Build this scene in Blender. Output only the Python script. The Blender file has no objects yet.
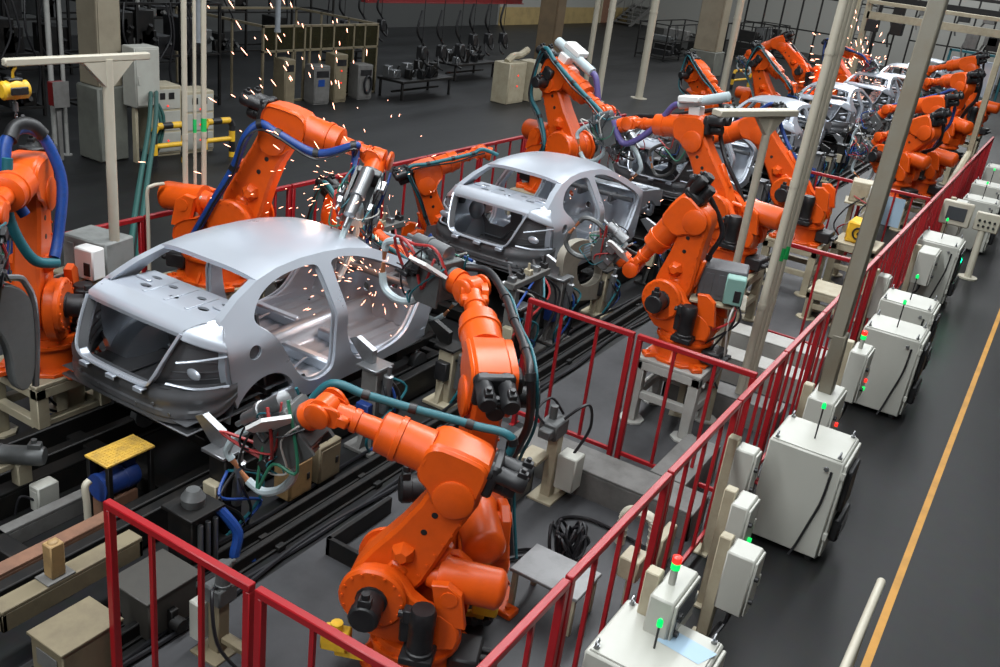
import bpy, bmesh, math, random
from mathutils import Vector, Matrix, Euler
from mathutils.geometry import delaunay_2d_cdt
sc = bpy.context.scene
COL = sc.collection
PI = math.pi
R = math.radians
ORD = 'first second third fourth fifth sixth seventh eighth ninth tenth eleventh twelfth thirteenth fourteenth fifteenth sixteenth seventeenth eighteenth'.split()

# ------------------------------------------------------------------ materials
MATS = {}
def mat(name, col, rough=.5, metal=0., wear=.0, wscale=6., wcol=(.03, .028, .025), bump=0., emit=0., coat=0., spec=.5):
    if name in MATS: return MATS[name]
    m = bpy.data.materials.new(name); m.use_nodes = True
    nt = m.node_tree; n = nt.nodes; l = nt.links
    b = n['Principled BSDF']
    b.inputs['Roughness'].default_value = rough; b.inputs['Metallic'].default_value = metal
    b.inputs['Coat Weight'].default_value = coat; b.inputs['Specular IOR Level'].default_value = spec
    tc = n.new('ShaderNodeTexCoord')
    no = n.new('ShaderNodeTexNoise'); no.inputs['Scale'].default_value = wscale; no.inputs['Detail'].default_value = 6; no.inputs['Roughness'].default_value = .65
    l.new(tc.outputs['Object'], no.inputs['Vector'])
    cr = n.new('ShaderNodeValToRGB'); cr.color_ramp.elements[0].position = .42; cr.color_ramp.elements[1].position = .78
    l.new(no.outputs['Fac'], cr.inputs['Fac'])
    mu = n.new('ShaderNodeMath'); mu.operation = 'MULTIPLY'; mu.inputs[1].default_value = wear
    l.new(cr.outputs['Color'], mu.inputs[0])
    mx = n.new('ShaderNodeMix'); mx.data_type = 'RGBA'
    mx.inputs['A'].default_value = (*col, 1); mx.inputs['B'].default_value = (*wcol, 1)
    l.new(mu.outputs[0], mx.inputs['Factor']); l.new(mx.outputs['Result'], b.inputs['Base Color'])
    mr = n.new('ShaderNodeMapRange'); mr.inputs['To Min'].default_value = max(.02, rough - .08); mr.inputs['To Max'].default_value = min(1, rough + .12)
    l.new(no.outputs['Fac'], mr.inputs['Value']); l.new(mr.outputs['Result'], b.inputs['Roughness'])
    if bump:
        bp = n.new('ShaderNodeBump'); bp.inputs['Strength'].default_value = bump; bp.inputs['Distance'].default_value = .02
        l.new(no.outputs['Fac'], bp.inputs['Height']); l.new(bp.outputs['Normal'], b.inputs['Normal'])
    if emit:
        b.inputs['Emission Color'].default_value = (*col, 1); b.inputs['Emission Strength'].default_value = emit
    MATS[name] = m
    return m
ORANGE = mat('robot orange paint', (.66, .086, .006), .32, 0, .35, 5, (.30, .03, .004), spec=.4)
RORANGE = mat('robot red orange paint', (.6, .05, .006), .42, 0, .35, 5, (.25, .02, .004))
BLACK = mat('black plastic', (.007, .007, .008), .45, 0, .3, 9, (.05, .05, .05))
RUBBER = mat('black rubber hose', (.010, .010, .012), .38)
DARK = mat('dark oily steel', (.006, .006, .006), .5, .3, .6, 7, (.022, .016, .011))
STEEL = mat('brushed steel', (.30, .31, .32), .35, .85, .35, 12, (.12, .11, .10))
GUNM = mat('grey gun casting', (.10, .105, .105), .45, .3, .5, 9, (.05, .045, .04))
COPPER = mat('copper electrode', (.55, .24, .12), .4, .8)
CREAM = mat('cream painted steel', (.36, .32, .225), .5, 0, .45, 5, (.16, .11, .06))
CREAMW = mat('pale cream pole paint', (.43, .40, .32), .42, 0, .3, 4, (.30, .25, .17))
CABW = mat('off white cabinet paint', (.40, .40, .355), .42, 0, .3, 2.2, (.30, .29, .25))
CABG = mat('grey white cabinet paint', (.36, .36, .32), .45, 0, .4, 3, (.2, .18, .15))
RED = mat('red railing paint', (.29, .006, .010), .38, 0, .35, 6, (.13, .005, .006))
YEL = mat('yellow paint', (.72, .42, .02), .45, 0, .45, 8, (.2, .12, .03))
BLUEH = mat('blue hose sleeve', (.006, .045, .22), .45, 0, .6, 22, (.006, .02, .08))
TEAL = mat('teal hose sleeve', (.006, .10, .125), .5, 0, .6, 22, (.006, .07, .08))
PURP = mat('purple hose sleeve', (.09, .07, .22), .5, 0, .5, 22, (.03, .02, .07))
REDC = mat('red cable', (.30, .02, .02), .45)
WHITEC = mat('white cable', (.40, .39, .36), .45)
GREENC = mat('green cable', (.02, .14, .08), .45)
RETR = mat('pale blue grey tube', (.42, .50, .52), .4, .1, .3, 8, (.2, .22, .22))
GREEND = mat('grey green box', (.16, .30, .26), .5)
CONC = mat('grey frame paint', (.125, .122, .115), .6, 0, .6, 5, (.04, .035, .03))
OLDC = mat('weathered dull cream', (.17, .14, .085), .6, 0, .65, 5, (.08, .06, .04))
PED = mat('grey pedestal paint', (.33, .325, .30), .5, 0, .4, 6, (.2, .18, .15))
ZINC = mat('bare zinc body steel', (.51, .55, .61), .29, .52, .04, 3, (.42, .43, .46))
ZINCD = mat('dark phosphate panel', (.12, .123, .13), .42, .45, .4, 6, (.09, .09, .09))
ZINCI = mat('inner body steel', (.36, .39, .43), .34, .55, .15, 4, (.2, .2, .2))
PLAST = mat('white plastic', (.72, .72, .70), .4)
GREENL = mat('green lamp', (.0, .42, .07), .3, emit=1.6)
REDL = mat('red lamp', (.7, .02, .012), .3, emit=1.3)
SPARK = mat('glowing spark', (1., .42, .27), .3, emit=5.)
SCREEN = mat('dark screen glass', (.05, .055, .06), .15)
WOODB = mat('rusty brown steel', (.20, .10, .06), .6, 0, .6, 6, (.06, .035, .025))
BLUEM = mat('blue motor paint', (.01, .04, .20), .45, 0, .4, 8)
PAPER = mat('pale blue paper', (.30, .42, .52), .6)

# ------------------------------------------------------------------ geometry builder
def rotY(a): return Matrix.Rotation(a, 4, 'Y')
def rotX(a): return Matrix.Rotation(a, 4, 'X')
def rotZ(a): return Matrix.Rotation(a, 4, 'Z')
def T(x, y, z): return Matrix.Translation((x, y, z))
def frame(p, d, up=(0, 0, 1)):
    d = Vector(d).normalized(); u = Vector(up)
    if abs(d.dot(u)) > .98: u = Vector((1, 0, 0))
    y = u.cross(d).normalized(); z = d.cross(y)
    return Matrix(((d.x, y.x, z.x, p[0]), (d.y, y.y, z.y, p[1]), (d.z, y.z, z.z, p[2]), (0, 0, 0, 1)))
def spline(pts, per=6, closed=False):
    P = [Vector(p) for p in pts]; n = len(P)
    if n < 3: return P
    out = []
    rng = range(n if closed else n - 1)
    for i in rng:
        if closed: a, b, c, d = P[i - 1], P[i], P[(i + 1) % n], P[(i + 2) % n]
        else: a, b, c, d = P[max(i - 1, 0)], P[i], P[i + 1], P[min(i + 2, n - 1)]
        for k in range(per):
            t = k / per
            out.append(.5 * ((2 * b) + (c - a) * t + (2 * a - 5 * b + 4 * c - d) * t * t + (3 * b - a - 3 * c + d) * t ** 3))
    if not closed: out.append(P[-1])
    return out
class B:
    def __init__(s): s.v = []; s.f = []
    def add(s, vs, fs, M=None):
        o = len(s.v)
        s.v += [tuple(M @ Vector(v)) if M else tuple(v) for v in vs]
        s.f += [tuple(i + o for i in f) for f in fs]
        return s
    def bx(s, x0, x1, y0, y1, z0, z1, bev=.008, M=None):
        X0, X1 = min(x0, x1), max(x0, x1); Y0, Y1 = min(y0, y1), max(y0, y1); Z0, Z1 = min(z0, z1), max(z0, z1)
        b = min(bev, .45 * (X1 - X0), .45 * (Y1 - Y0), .45 * (Z1 - Z0))
        if b <= 0:
            vs = [(x, y, z) for x in (X0, X1) for y in (Y0, Y1) for z in (Z0, Z1)]
            return s.add(vs, [(0, 1, 3, 2), (4, 6, 7, 5), (0, 4, 5, 1), (2, 3, 7, 6), (0, 2, 6, 4), (1, 5, 7, 3)], M)
        vs = []; idx = {}
        for ix, x in ((0, X0), (1, X1)):
            for iy, y in ((0, Y0), (1, Y1)):
                for iz, z in ((0, Z0), (1, Z1)):
                    sx, sy, sz = 1 - 2 * ix, 1 - 2 * iy, 1 - 2 * iz
                    for ax, p in ((0, (x, y + sy * b, z + sz * b)), (1, (x + sx * b, y, z + sz * b)), (2, (x + sx * b, y + sy * b, z))):
                        idx[ix, iy, iz, ax] = len(vs); vs.append(p)
        q = lambda *k: idx[k]
        fs = []
        c4 = ((0, 0), (1, 0), (1, 1), (0, 1))
        for i in (0, 1):
            a = [q(i, u, w, 0) for u, w in c4]; fs.append(a if i else a[::-1])
            a = [q(u, i, w, 1) for u, w in c4]; fs.append(a[::-1] if i else a)
            a = [q(u, w, i, 2) for u, w in c4]; fs.append(a if i else a[::-1])
        for u in (0, 1):
            for w in (0, 1):
                f = [q(0, u, w, 1), q(1, u, w, 1), q(1, u, w, 2), q(0, u, w, 2)]; fs.append(f if (u + w) % 2 == 0 else f[::-1])
                f = [q(u, 0, w, 0), q(u, 0, w, 2), q(u, 1, w, 2), q(u, 1, w, 0)]; fs.append(f[::-1] if (u + w) % 2 else f)
                f = [q(u, w, 0, 0), q(u, w, 1, 0), q(u, w, 1, 1), q(u, w, 0, 1)]; fs.append(f if (u + w) % 2 == 0 else f[::-1])
        for i in (0, 1):
            for j in (0, 1):
                for k in (0, 1):
                    f = [q(i, j, k, 0), q(i, j, k, 1), q(i, j, k, 2)]; fs.append(f if (i + j + k) % 2 else f[::-1])
        return s.add(vs, fs, M)
    def cb(s, c, d, bev=.008, M=None):
        return s.bx(c[0] - d[0] / 2, c[0] + d[0] / 2, c[1] - d[1] / 2, c[1] + d[1] / 2, c[2] - d[2] / 2, c[2] + d[2] / 2, bev, M)
    def prof(s, p, q, prof, n=16, M=None):
        """surface of revolution from p to q, prof = [(t along 0..1, radius)]; ends capped"""
        p = Vector(p); q = Vector(q); F = frame(p, q - p); L = (q - p).length
        vs = []; fs = []
        for t, r in prof:
            for k in range(n):
                a = 2 * PI * k / n; vs.append(F @ Vector((t * L, r * math.cos(a), r * math.sin(a))))
        for i in range(len(prof) - 1):
            for k in range(n):
                k2 = (k + 1) % n
                fs.append((i * n + k, i * n + k2, (i + 1) * n + k2, (i + 1) * n + k))
        fs.append(tuple(range(n - 1, -1, -1))); fs.append(tuple((len(prof) - 1) * n + k for k in range(n)))
        return s.add(vs, fs, M)
    def cyl(s, p, q, r, r2=None, n=16, M=None, ch=.0):
        r2 = r if r2 is None else r2
        L = (Vector(q) - Vector(p)).length
        if ch and L > 2.2 * ch:
            e = ch / L
            return s.prof(p, q, [(0, r - ch), (e, r), (1 - e, r2), (1, r2 - ch)], n, M)
        return s.prof(p, q, [(0, r), (1, r2)], n, M)
    def tube(s, pts, r, n=8, per=6, closed=False, M=None):
        P = spline(pts, per, closed); m = len(P); vs = []; fs = []
        up = None
        for i, p in enumerate(P):
            d = (P[(i + 1) % m] - P[i - 1]) if closed else (P[min(i + 1, m - 1)] - P[max(i - 1, 0)])
            if d.length < 1e-9: d = Vector((0, 0, 1))
            d.normalize()
            if up is None:
                up = Vector((0, 0, 1)) if abs(d.z) < .9 else Vector((1, 0, 0))
            y = up.cross(d)
            if y.length < 1e-6: y = Vector((0, 1, 0)).cross(d)
            y.normalize(); up = d.cross(y)
            for k in range(n):
                a = 2 * PI * k / n; vs.append(p + r * (math.cos(a) * y + math.sin(a) * up))
        for i in range(m if closed else m - 1):
            for k in range(n):
                k2 = (k + 1) % n; j = (i + 1) % m
                fs.append((i * n + k, i * n + k2, j * n + k2, j * n + k))
        if not closed:
            fs.append(tuple(range(n - 1, -1, -1))); fs.append(tuple((m - 1) * n + k for k in range(n)))
        return s.add(vs, fs, M)
    def prism(s, poly, a0, a1, axis='y', M=None, bev=0.):
        """extrude a polygon: axis y -> poly is (x,z); axis z -> (x,y); axis x -> (y,z)"""
        mp = {'y': lambda u, w, a: (u, a, w), 'z': lambda u, w, a: (u, w, a), 'x': lambda u, w, a: (a, u, w)}[axis]
        n = len(poly)
        A = sum(poly[i][0] * poly[(i + 1) % n][1] - poly[(i + 1) % n][0] * poly[i][1] for i in range(n))
        if A < 0: poly = poly[::-1]
        rings = [(a0, 0), (a1, 0)]
        if bev: rings = [(a0, bev), (a0 + bev, 0), (a1 - bev, 0), (a1, bev)]
        vs = []
        for a, ins in rings:
            for i in range(n):
                u, w = poly[i]
                if ins:
                    p0, p1 = Vector(poly[i - 1]), Vector(poly[(i + 1) % n]); c = Vector((u, w))
                    e0 = (c - p0).normalized(); e1 = (p1 - c).normalized()
                    nn = Vector((-(e0 + e1).y, (e0 + e1).x))
                    if nn.length > 1e-6: c = c + nn.normalized() * ins
                    u, w = c
                vs.append(mp(u, w, a))
        fs = []
        for k in range(len(rings) - 1):
            for i in range(n):
                j = (i + 1) % n; fs.append((k * n + i, k * n + j, (k + 1) * n + j, (k + 1) * n + i))
        fs.append(tuple(range(n - 1, -1, -1))); fs.append(tuple((len(rings) - 1) * n + i for i in range(n)))
        if axis == 'y': fs = [f[::-1] for f in fs]
        return s.add(vs, fs, M)
    def sph(s, c, r, sc3=(1, 1, 1), n=12, m=8, M=None):
        vs = [(c[0], c[1], c[2] + r * sc3[2])]; fs = []
        for i in range(1, m):
            t = PI * i / m
            for k in range(n):
                a = 2 * PI * k / n
                vs.append((c[0] + r * sc3[0] * math.sin(t) * math.cos(a), c[1] + r * sc3[1] * math.sin(t) * math.sin(a), c[2] + r * sc3[2] * math.cos(t)))
        vs.append((c[0], c[1], c[2] - r * sc3[2])); L = len(vs) - 1
        for k in range(n):
            k2 = (k + 1) % n
            fs.append((0, 1 + k, 1 + k2)); fs.append((L, 1 + (m - 2) * n + k2, 1 + (m - 2) * n + k))
            for i in range(m - 2): fs.append((1 + i * n + k, 1 + (i + 1) * n + k, 1 + (i + 1) * n + k2, 1 + i * n + k2))
        return s.add(vs, fs, M)
    def grid(s, rows, flip=False, M=None):
        m, n = len(rows), len(rows[0]); vs = [p for r in rows for p in r]; fs = []
        for i in range(m - 1):
            for j in range(n - 1):
                f = (i * n + j, i * n + j + 1, (i + 1) * n + j + 1, (i + 1) * n + j); fs.append(f[::-1] if flip else f)
        return s.add(vs, fs, M)
    def mesh(s, name, m, ang=38):
        me = bpy.data.meshes.new(name); me.from_pydata(s.v, [], s.f); me.update()
        bm = bmesh.new(); bm.from_mesh(me); bmesh.ops.recalc_face_normals(bm, faces=bm.faces); bm.to_mesh(me); bm.free()
        if isinstance(m, (list, tuple)):
            for q in m: me.materials.append(q)
        else: me.materials.append(m)
        me.polygons.foreach_set('use_smooth', [True] * len(me.polygons))
        me.set_sharp_from_angle(angle=R(ang))
        return me
def link(name, me, parent=None, M=None):
    o = bpy.data.objects.new(name, me); COL.objects.link(o)
    if parent: o.parent = parent
    if M is not None: o.matrix_local = M
    return o
def obj(name, b, m, parent=None, M=None, ang=38): return link(name, b.mesh(name, m, ang), parent, M)
def tag(o, label, cat, group=None, kind=None):
    if label: o['label'] = label
    if cat: o['category'] = cat
    if group: o['group'] = group
    if kind: o['kind'] = kind
    return o
def thing(name, label, cat, loc=(0, 0, 0), rz=0., group=None):
    o = bpy.data.objects.new(name, None); COL.objects.link(o)
    o.empty_display_size = .1; o.location = loc; o.rotation_euler = (0, 0, rz)
    return tag(o, label, cat, group)
def one(name, b, m, label, cat, group=None, loc=None, rz=0., ang=38):
    o = obj(name, b, m, ang=ang); tag(o, label, cat, group)
    if loc: o.location = loc
    o.rotation_euler = (0, 0, rz)
    return o
def struct(name, b, m):
    o = obj(name, b, m); o['kind'] = 'structure'; return o
def dup(root, loc, rz=None, label=None):
    def cp(o, par):
        c = o.copy(); COL.objects.link(c)
        if par: c.parent = par
        for ch in list(o.children): cp(ch, c)
        return c
    r = cp(root, None); r.location = loc
    if rz is not None: r.rotation_euler = (0, 0, rz)
    if label: r['label'] = label
    return r
def circle(cx, cy, r, n=24, a0=0., a1=2 * PI):
    full = abs(a1 - a0 - 2 * PI) < 1e-6
    return [(cx + r * math.cos(a0 + (a1 - a0) * k / (n if full else n - 1)), cy + r * math.sin(a0 + (a1 - a0) * k / (n if full else n - 1))) for k in range(n)]
def chaikin(p, it=2):
    for _ in range(it):
        q = []
        for i in range(len(p)):
            a, b = p[i], p[(i + 1) % len(p)]
            q += [(.75 * a[0] + .25 * b[0], .75 * a[1] + .25 * b[1]), (.25 * a[0] + .75 * b[0], .25 * a[1] + .75 * b[1])]
        p = q
    return p
def inside(x, y, poly):
    c = False; n = len(poly); j = n - 1
    for i in range(n):
        xi, yi = poly[i]; xj, yj = poly[j]
        if (yi > y) != (yj > y) and x < (xj - xi) * (y - yi) / (yj - yi) + xi: c = not c
        j = i
    return c
def resample(poly, d, closed=True):
    out = []; n = len(poly)
    for i in range(n if closed else n - 1):
        a, b = Vector(poly[i]), Vector(poly[(i + 1) % n]); k = max(1, int(round((b - a).length / d)))
        out += [tuple(a.lerp(b, t / k)) for t in range(k)]
    if not closed: out.append(tuple(poly[-1]))
    return out
def cdt(outer, holes, res):
    """triangulated flat panel with holes -> (2D points, triangles)"""
    loops = [resample(l, res) for l in [outer] + holes]
    pts = []; edges = []
    for l in loops:
        o = len(pts); pts += [Vector(p) for p in l]; edges += [(o + i, o + (i + 1) % len(l)) for i in range(len(l))]
    xs = [p[0] for p in loops[0]]; ys = [p[1] for p in loops[0]]
    cell = {}
    for p in pts: cell.setdefault((int(p.x // res), int(p.y // res)), []).append(p.copy())
    y = min(ys) + res / 2; row = 0
    while y < max(ys):
        x = min(xs) + (res / 2 if row % 2 else res)
        while x < max(xs):
            if inside(x, y, loops[0]) and not any(inside(x, y, h) for h in loops[1:]):
                i, j = int(x // res), int(y // res); q = Vector((x, y))
                if all((q - p).length > .55 * res for a in (-1, 0, 1) for b in (-1, 0, 1) for p in cell.get((i + a, j + b), ())): pts.append(q)
            x += res
        y += res * .87; row += 1
    V, E, F = delaunay_2d_cdt(pts, edges, [], 0, 1e-5)[:3]
    fs = []
    for f in F:
        cx = sum(V[i].x for i in f) / len(f); cy = sum(V[i].y for i in f) / len(f)
        if inside(cx, cy, loops[0]) and not any(inside(cx, cy, h) for h in loops[1:]): fs.append(tuple(f))
    return [tuple(v) for v in V], fs
def panel(b, outer, holes, res, fn, fn2, flip=False):
    """skin fn(u,w), back skin fn2(u,w) and the rims between them"""
    V, F = cdt(outer, holes, res); n = len(V)
    vs = [fn(*v) for v in V] + [fn2(*v) for v in V]
    fs = [f[::-1] if flip else f for f in F]; fs += [tuple(i + n for i in f[::-1]) for f in fs]
    cnt = {}
    for f in F:
        g = f[::-1] if flip else f
        for i in range(len(g)): cnt[(g[i], g[(i + 1) % len(g)])] = 1
    for (a, c) in list(cnt):
        if (c, a) not in cnt: fs.append((c, a, a + n, c + n))
    return b.add(vs, fs)
# ------------------------------------------------------------------ car bodies
def interp(tab, x):
    if x <= tab[0][0]: return tab[0][1]
    for (a, p), (c, q) in zip(tab, tab[1:]):
        if x <= c: return p + (q - p) * (x - a) / (c - a)
    return tab[-1][1]
def softp(v, k): return k * math.log1p(math.exp(max(-30, min(30, v / k))))
def hw(x, z):
    y = .83 - .62 * softp(z - .68, .022) - .10 * max(0, .16 - z) ** 1.0 - .03 * math.exp(-((z - .45) / .12) ** 2) * .25
    y -= .05 * max(0, (.85 - x) / .5) ** 2
    y -= .05 * max(0, (x - 2.5) / .7) ** 2
    return y
RAIL = [(.46, .89), (.70, 1.015), (.95, 1.10), (1.2, 1.145), (1.5, 1.162), (1.8, 1.155), (2.1, 1.13), (2.4, 1.07), (2.75, .93), (3.1, .76)]
def make_car(name, label, group):
    root = thing(name, label, 'car', group=group)
    arch = [(.84 + .345 * math.cos(a), .03 + .345 * math.sin(a)) for a in [R(d) for d in range(-5, 160, 8)]]
    outer = [(.50, .26), (.455, .34), (.43, .44), (.41, .55), (.415, .66), (.43, .76), (.46, .89)] + \
        resample(RAIL, .1, False)[1:] + [(3.2, .69), (3.22, .45), (3.17, .2), (3.1, .0)] + arch
    rear_door = chaikin([(.80, .90), (.95, 1.015), (1.2, 1.082), (1.45, 1.098), (1.655, 1.092), (1.675, 1.0), (1.68, .7), (1.68, .3), (1.64, .14), (1.4, .11), (1.22, .22), (1.07, .48), (.92, .70), (.77, .82)])
    front_door = chaikin([(1.83, 1.092), (2.1, 1.07), (2.36, .995), (2.68, .855), (3.02, .68), (3.0, .5), (2.86, .33), (2.72, .18), (2.5, .115), (2.12, .10), (1.93, .17), (1.83, .42), (1.815, .75), (1.82, 1.0)])
    fuel = circle(.70, .62, .062, 18)
    for sg in (1, -1):
        b = B()
        panel(b, outer, [rear_door, front_door, fuel], .045,
              lambda x, z: (x, sg * hw(x, z), z), lambda x, z: (x, sg * (hw(x, z) - .075), z - .0))
        obj('side_panel', b, ZINC, root, ang=50)
    # pressed flanges round the door openings
    for sg in (1, -1):
        for h, ins in ((rear_door, .022), (front_door, .022)):
            c = Vector((sum(p[0] for p in h) / len(h), sum(p[1] for p in h) / len(h)))
            ring = resample(h, .05)
            rows = []; b = B()
            for p in ring + ring[:1]:
                d = (c - Vector(p)).normalized()
                q = Vector(p) + d * ins
                y = hw(*p)
                rows.append([(p[0], sg * (y - .030), p[1]), (q.x, sg * (y - .036), q.y), (q.x, sg * (y - .046), q.y), (p[0], sg * (y - .046), p[1])])
            b.grid(rows)
            obj('door_flange', b, ZINCI, root)
    for sg in (1, -1):
        b = B(); b.prof((.70, sg * .80, .62), (.70, sg * .70, .62), [(0, .058), (.2, .05), (1, .045)], 18)
        obj('fuel_recess', b, ZINCD, root)
    # roof
    rows = []; rows2 = []
    for i in range(17):
        x = .95 + 1.45 * i / 16; zr = interp(RAIL, x); ye = hw(x, zr)
        r = []; r2 = []
        for j in range(21):
            t = -1 + 2 * j / 20
            xx = x - .05 * (1 - t * t) * (1 if i < 8 else -1) * abs(i - 8) / 8
            r.append((xx, ye * t, zr + .060 * (1 - abs(t) ** 3.0))); r2.append((xx, ye * t * .97, zr + .055 * (1 - abs(t) ** 3) - .035))
        rows.append(r); rows2.append(r2)
    b = B(); b.grid(rows); b.grid(rows2, True)
    for k in (0, -1): b.grid([rows[k], rows2[k]])
    for k in (0, -1): b.grid([[r[k] for r in rows], [r[k] for r in rows2]])
    obj('roof_panel', b, ZINC, root, ang=50)
    # rear window base, deck strip and parcel shelf
    b = B()
    rows = []
    for x, z, w in ((.20, .838, .545), (.215, .868, .555), (.27, .884, .57), (.34, .897, .59), (.41, .905, .61)):
        rows.append([(x - .03 * (1 - (t / 10) ** 2) * (1 if x < .3 else .5), w * t / 10, z + .012 * (1 - (t / 10) ** 2)) for t in range(-10, 11)])
    b.grid(rows); b.grid([[(p[0], p[1], p[2] - .03) for p in r] for r in rows], True)
    b.grid([rows[0], [(p[0], p[1], p[2] - .03) for p in rows[0]]])
    obj('deck_panel', b, ZINC, root, ang=50)
    b = B()
    holes = [[(x + a * math.cos(t * PI / 6), y + c * math.sin(t * PI / 6)) for t in range(12)] for x, y, a, c in
             ((.60, .34, .035, .06), (.60, 0, .03, .05), (.60, -.34, .035, .06), (.74, .17, .03, .05), (.74, -.17, .03, .05), (.78, .42, .025, .06), (.78, -.42, .025, .06))]
    panel(b, [(.40, -.61), (.40, .61), (.88, .57), (.88, -.57)], holes, .05, lambda x, y: (x, y, .875), lambda x, y: (x, y, .855))
    for y in (-.25, 0, .25): b.bx(.5, .84, y - .02, y + .02, .876, .881, .003)
    for y in (-.46, .46): b.bx(.66, .70, y - .09, y + .09, .876, .892, .006)
    obj('parcel_shelf', b, ZINC, root)
    # rear corners: silver wing above the lamp, dark lamp pocket
    A = spline([(.47, .61, .90), (.30, .575, .885), (.20, .545, .838), (.09, .50, .66), (.01, .44, .50), (.0, .40, .41)], 5)
    C = spline([(.47, .70, .875), (.43, .742, .79), (.42, .79, .72), (.43, .81, .60), (.44, .815, .48), (.455, .82, .40)], 5)
    Mid = [(a * .5 + c * .5) + Vector((-.05 * min(1, 1.6 * i / len(A)), .035 * min(1, 1.2 * i / len(A) + .1), -.01)) for i, (a, c) in enumerate(zip(A, C))]
    def rowat(i, n=12): return [tuple((1 - t) ** 2 * A[i] + 2 * t * (1 - t) * Mid[i] + t * t * C[i]) for t in [k / n for k in range(n + 1)]]
    k = 12
    for sg in (1, -1):
        b = B(); lampb = B()
        fl = lambda r: [(p[0], sg * p[1], p[2]) for p in r]
        b.grid([fl(rowat(i)) for i in range(0, k)])
        b.grid([[(p[0] + .02, p[1], p[2] - .02) for p in fl(rowat(i))] for i in range(0, k)])
        lo = [fl(rowat(i)) for i in range(k - 1, len(A))]
        lo2 = [[(p[0] + .07, p[1] * .93, p[2] + .0) for p in r] for r in lo]
        lampb.grid(lo2); lampb.grid([lo[0], lo2[0]]); lampb.grid([lo[-1], lo2[-1]])
        lampb.grid([[r[0] for r in lo], [r[0] for r in lo2]]); lampb.grid([[r[-1] for r in lo], [r[-1] for r in lo2]])
        for r in lo2[2:-1:3]: lampb.tube([r[2], r[6], r[10]], .008, 5, 3)
        obj('rear_wing', b, ZINC, root, ang=50)
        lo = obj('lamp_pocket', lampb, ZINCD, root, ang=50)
        b = B(); b.sph((.215, sg * .66, .535), .075, (.3, 1.0, .6)); b.tube([(.09, sg * .49, .44), (.2, sg * .70, .425), (.42, sg * .825, .42)], .012, 6)
        b.tube([(.14, sg * .55, .62), (.24, sg * .70, .655), (.42, sg * .80, .665)], .010, 6)
        obj('lamp_bracket', b, ZINC, lo)
    # rim of the boot opening
    b = B()
    U = [(.20, .545, .838), (.09, .50, .66), (.01, .45, .50), (-.005, .39, .425), (-.01, .28, .405), (-.012, 0, .40)]
    U = U + [(x, -y, z) for x, y, z in U[-2::-1]]
    S = spline(U, 6)
    b.grid([[p, p + Vector((.02, 0, .012)), p + Vector((.06, 0, .0)) * 1 + Vector((0, -.03 * (1 if p.y > 0 else -1) * min(1, abs(p.y) / .3), 0)), p + Vector((.075, -.035 * (1 if p.y > 0 else -1) * min(1, abs(p.y) / .3), -.03))] for p in S])
    b.tube([p + Vector((-.008, 0, .004)) for p in S], .014, 6, 1)
    obj('boot_rim', b, ZINC, root)
    # dark rear panel that wraps to the wheel arches
    plan = spline([(.50, .835), (.42, .83), (.27, .79), (.14, .70), (.055, .57), (.015, .40), (.0, 0)], 6)
    plan = plan + [Vector((p.x, -p.y)) for p in plan[-2::-1]]
    plan = [Vector((p[0], p[1])) for p in plan]
    rows = []
    prf = [(0, 0.0), (.12, .006), (.18, -.006), (.34, -.006), (.40, .004), (.56, .004), (.62, -.005), (.80, -.005), (.88, .006), (1, .012)]
    for p in plan:
        e = min(1, abs(p.y) / .83); s2 = max(0, (p.x - .2) / .3)
        z0 = .14 + .06 * max(0, e - .75) * 4 * .3 + .14 * s2 * s2; z1 = .405 + .02 * min(1, max(0, (e - .45) * 3))
        r = []
        for t, o in prf: r.append((p.x + o * (1 - s2 * .6), p.y + (o * .5 * (1 if p.y < 0 else -1) if e > .8 else 0), z0 + (z1 - z0) * t))
        rows.append(r)
    b = B(); b.grid(rows); b.grid([[(x + .05, y * .95, z + .01) for x, y, z in r] for r in rows], True)
    b.grid([[(r[0]), (r[0][0] + .05, r[0][1] * .95, r[0][2])] for r in rows])
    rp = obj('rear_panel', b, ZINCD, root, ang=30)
    b = B()
    for y in (.30, -.02, -.34): b = B(); b.bx(-.06, .0, y - .05, y + .05, .385, .40, .004); b.bx(-.06, -.05, y - .05, y + .05, .365, .40, .003); obj('panel_clip', b, ZINC, rp)
    b = B()
    for y, z in ((.42, .27), (.2, .22), (-.05, .3), (-.25, .22), (-.44, .28), (.55, .3), (-.57, .22)):
        b = B(); b.cyl((.01 + .05 * (abs(y) > .5), y, z), (-.006 + .05 * (abs(y) > .5), y, z), .014, n=8)
        obj('panel_stud', b, STEEL, rp)
    # boot well, wheel housings and rear seat bulkhead
    b = B()
    b.grid([[(x, y, .17 - .05 * math.exp(-((x - .45) ** 2 + y * y) / .06)) for y in [-.75 + 1.5 * j / 14 for j in range(15)]] for x in [.06 + .80 * i / 10 for i in range(11)]])
    for y in (-.3, 0, .3): b.bx(.1, .8, y - .03, y + .03, .165, .185, .006)
    b.bx(.06, .86, -.76, .76, .08, .10)
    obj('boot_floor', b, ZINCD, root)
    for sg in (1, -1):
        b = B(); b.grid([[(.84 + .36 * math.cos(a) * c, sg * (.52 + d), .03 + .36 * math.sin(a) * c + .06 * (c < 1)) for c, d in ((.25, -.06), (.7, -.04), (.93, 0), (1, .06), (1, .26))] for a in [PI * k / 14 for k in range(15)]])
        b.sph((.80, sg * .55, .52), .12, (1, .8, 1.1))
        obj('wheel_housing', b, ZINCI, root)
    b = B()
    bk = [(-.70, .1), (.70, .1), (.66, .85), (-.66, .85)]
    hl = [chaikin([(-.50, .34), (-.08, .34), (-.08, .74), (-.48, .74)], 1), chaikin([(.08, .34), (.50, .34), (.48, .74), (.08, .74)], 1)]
    panel(b, bk, hl, .09, lambda y, z: (.86 + .12 * (.85 - z), y, z), lambda y, z: (.885 + .12 * (.85 - z), y, z))
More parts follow.
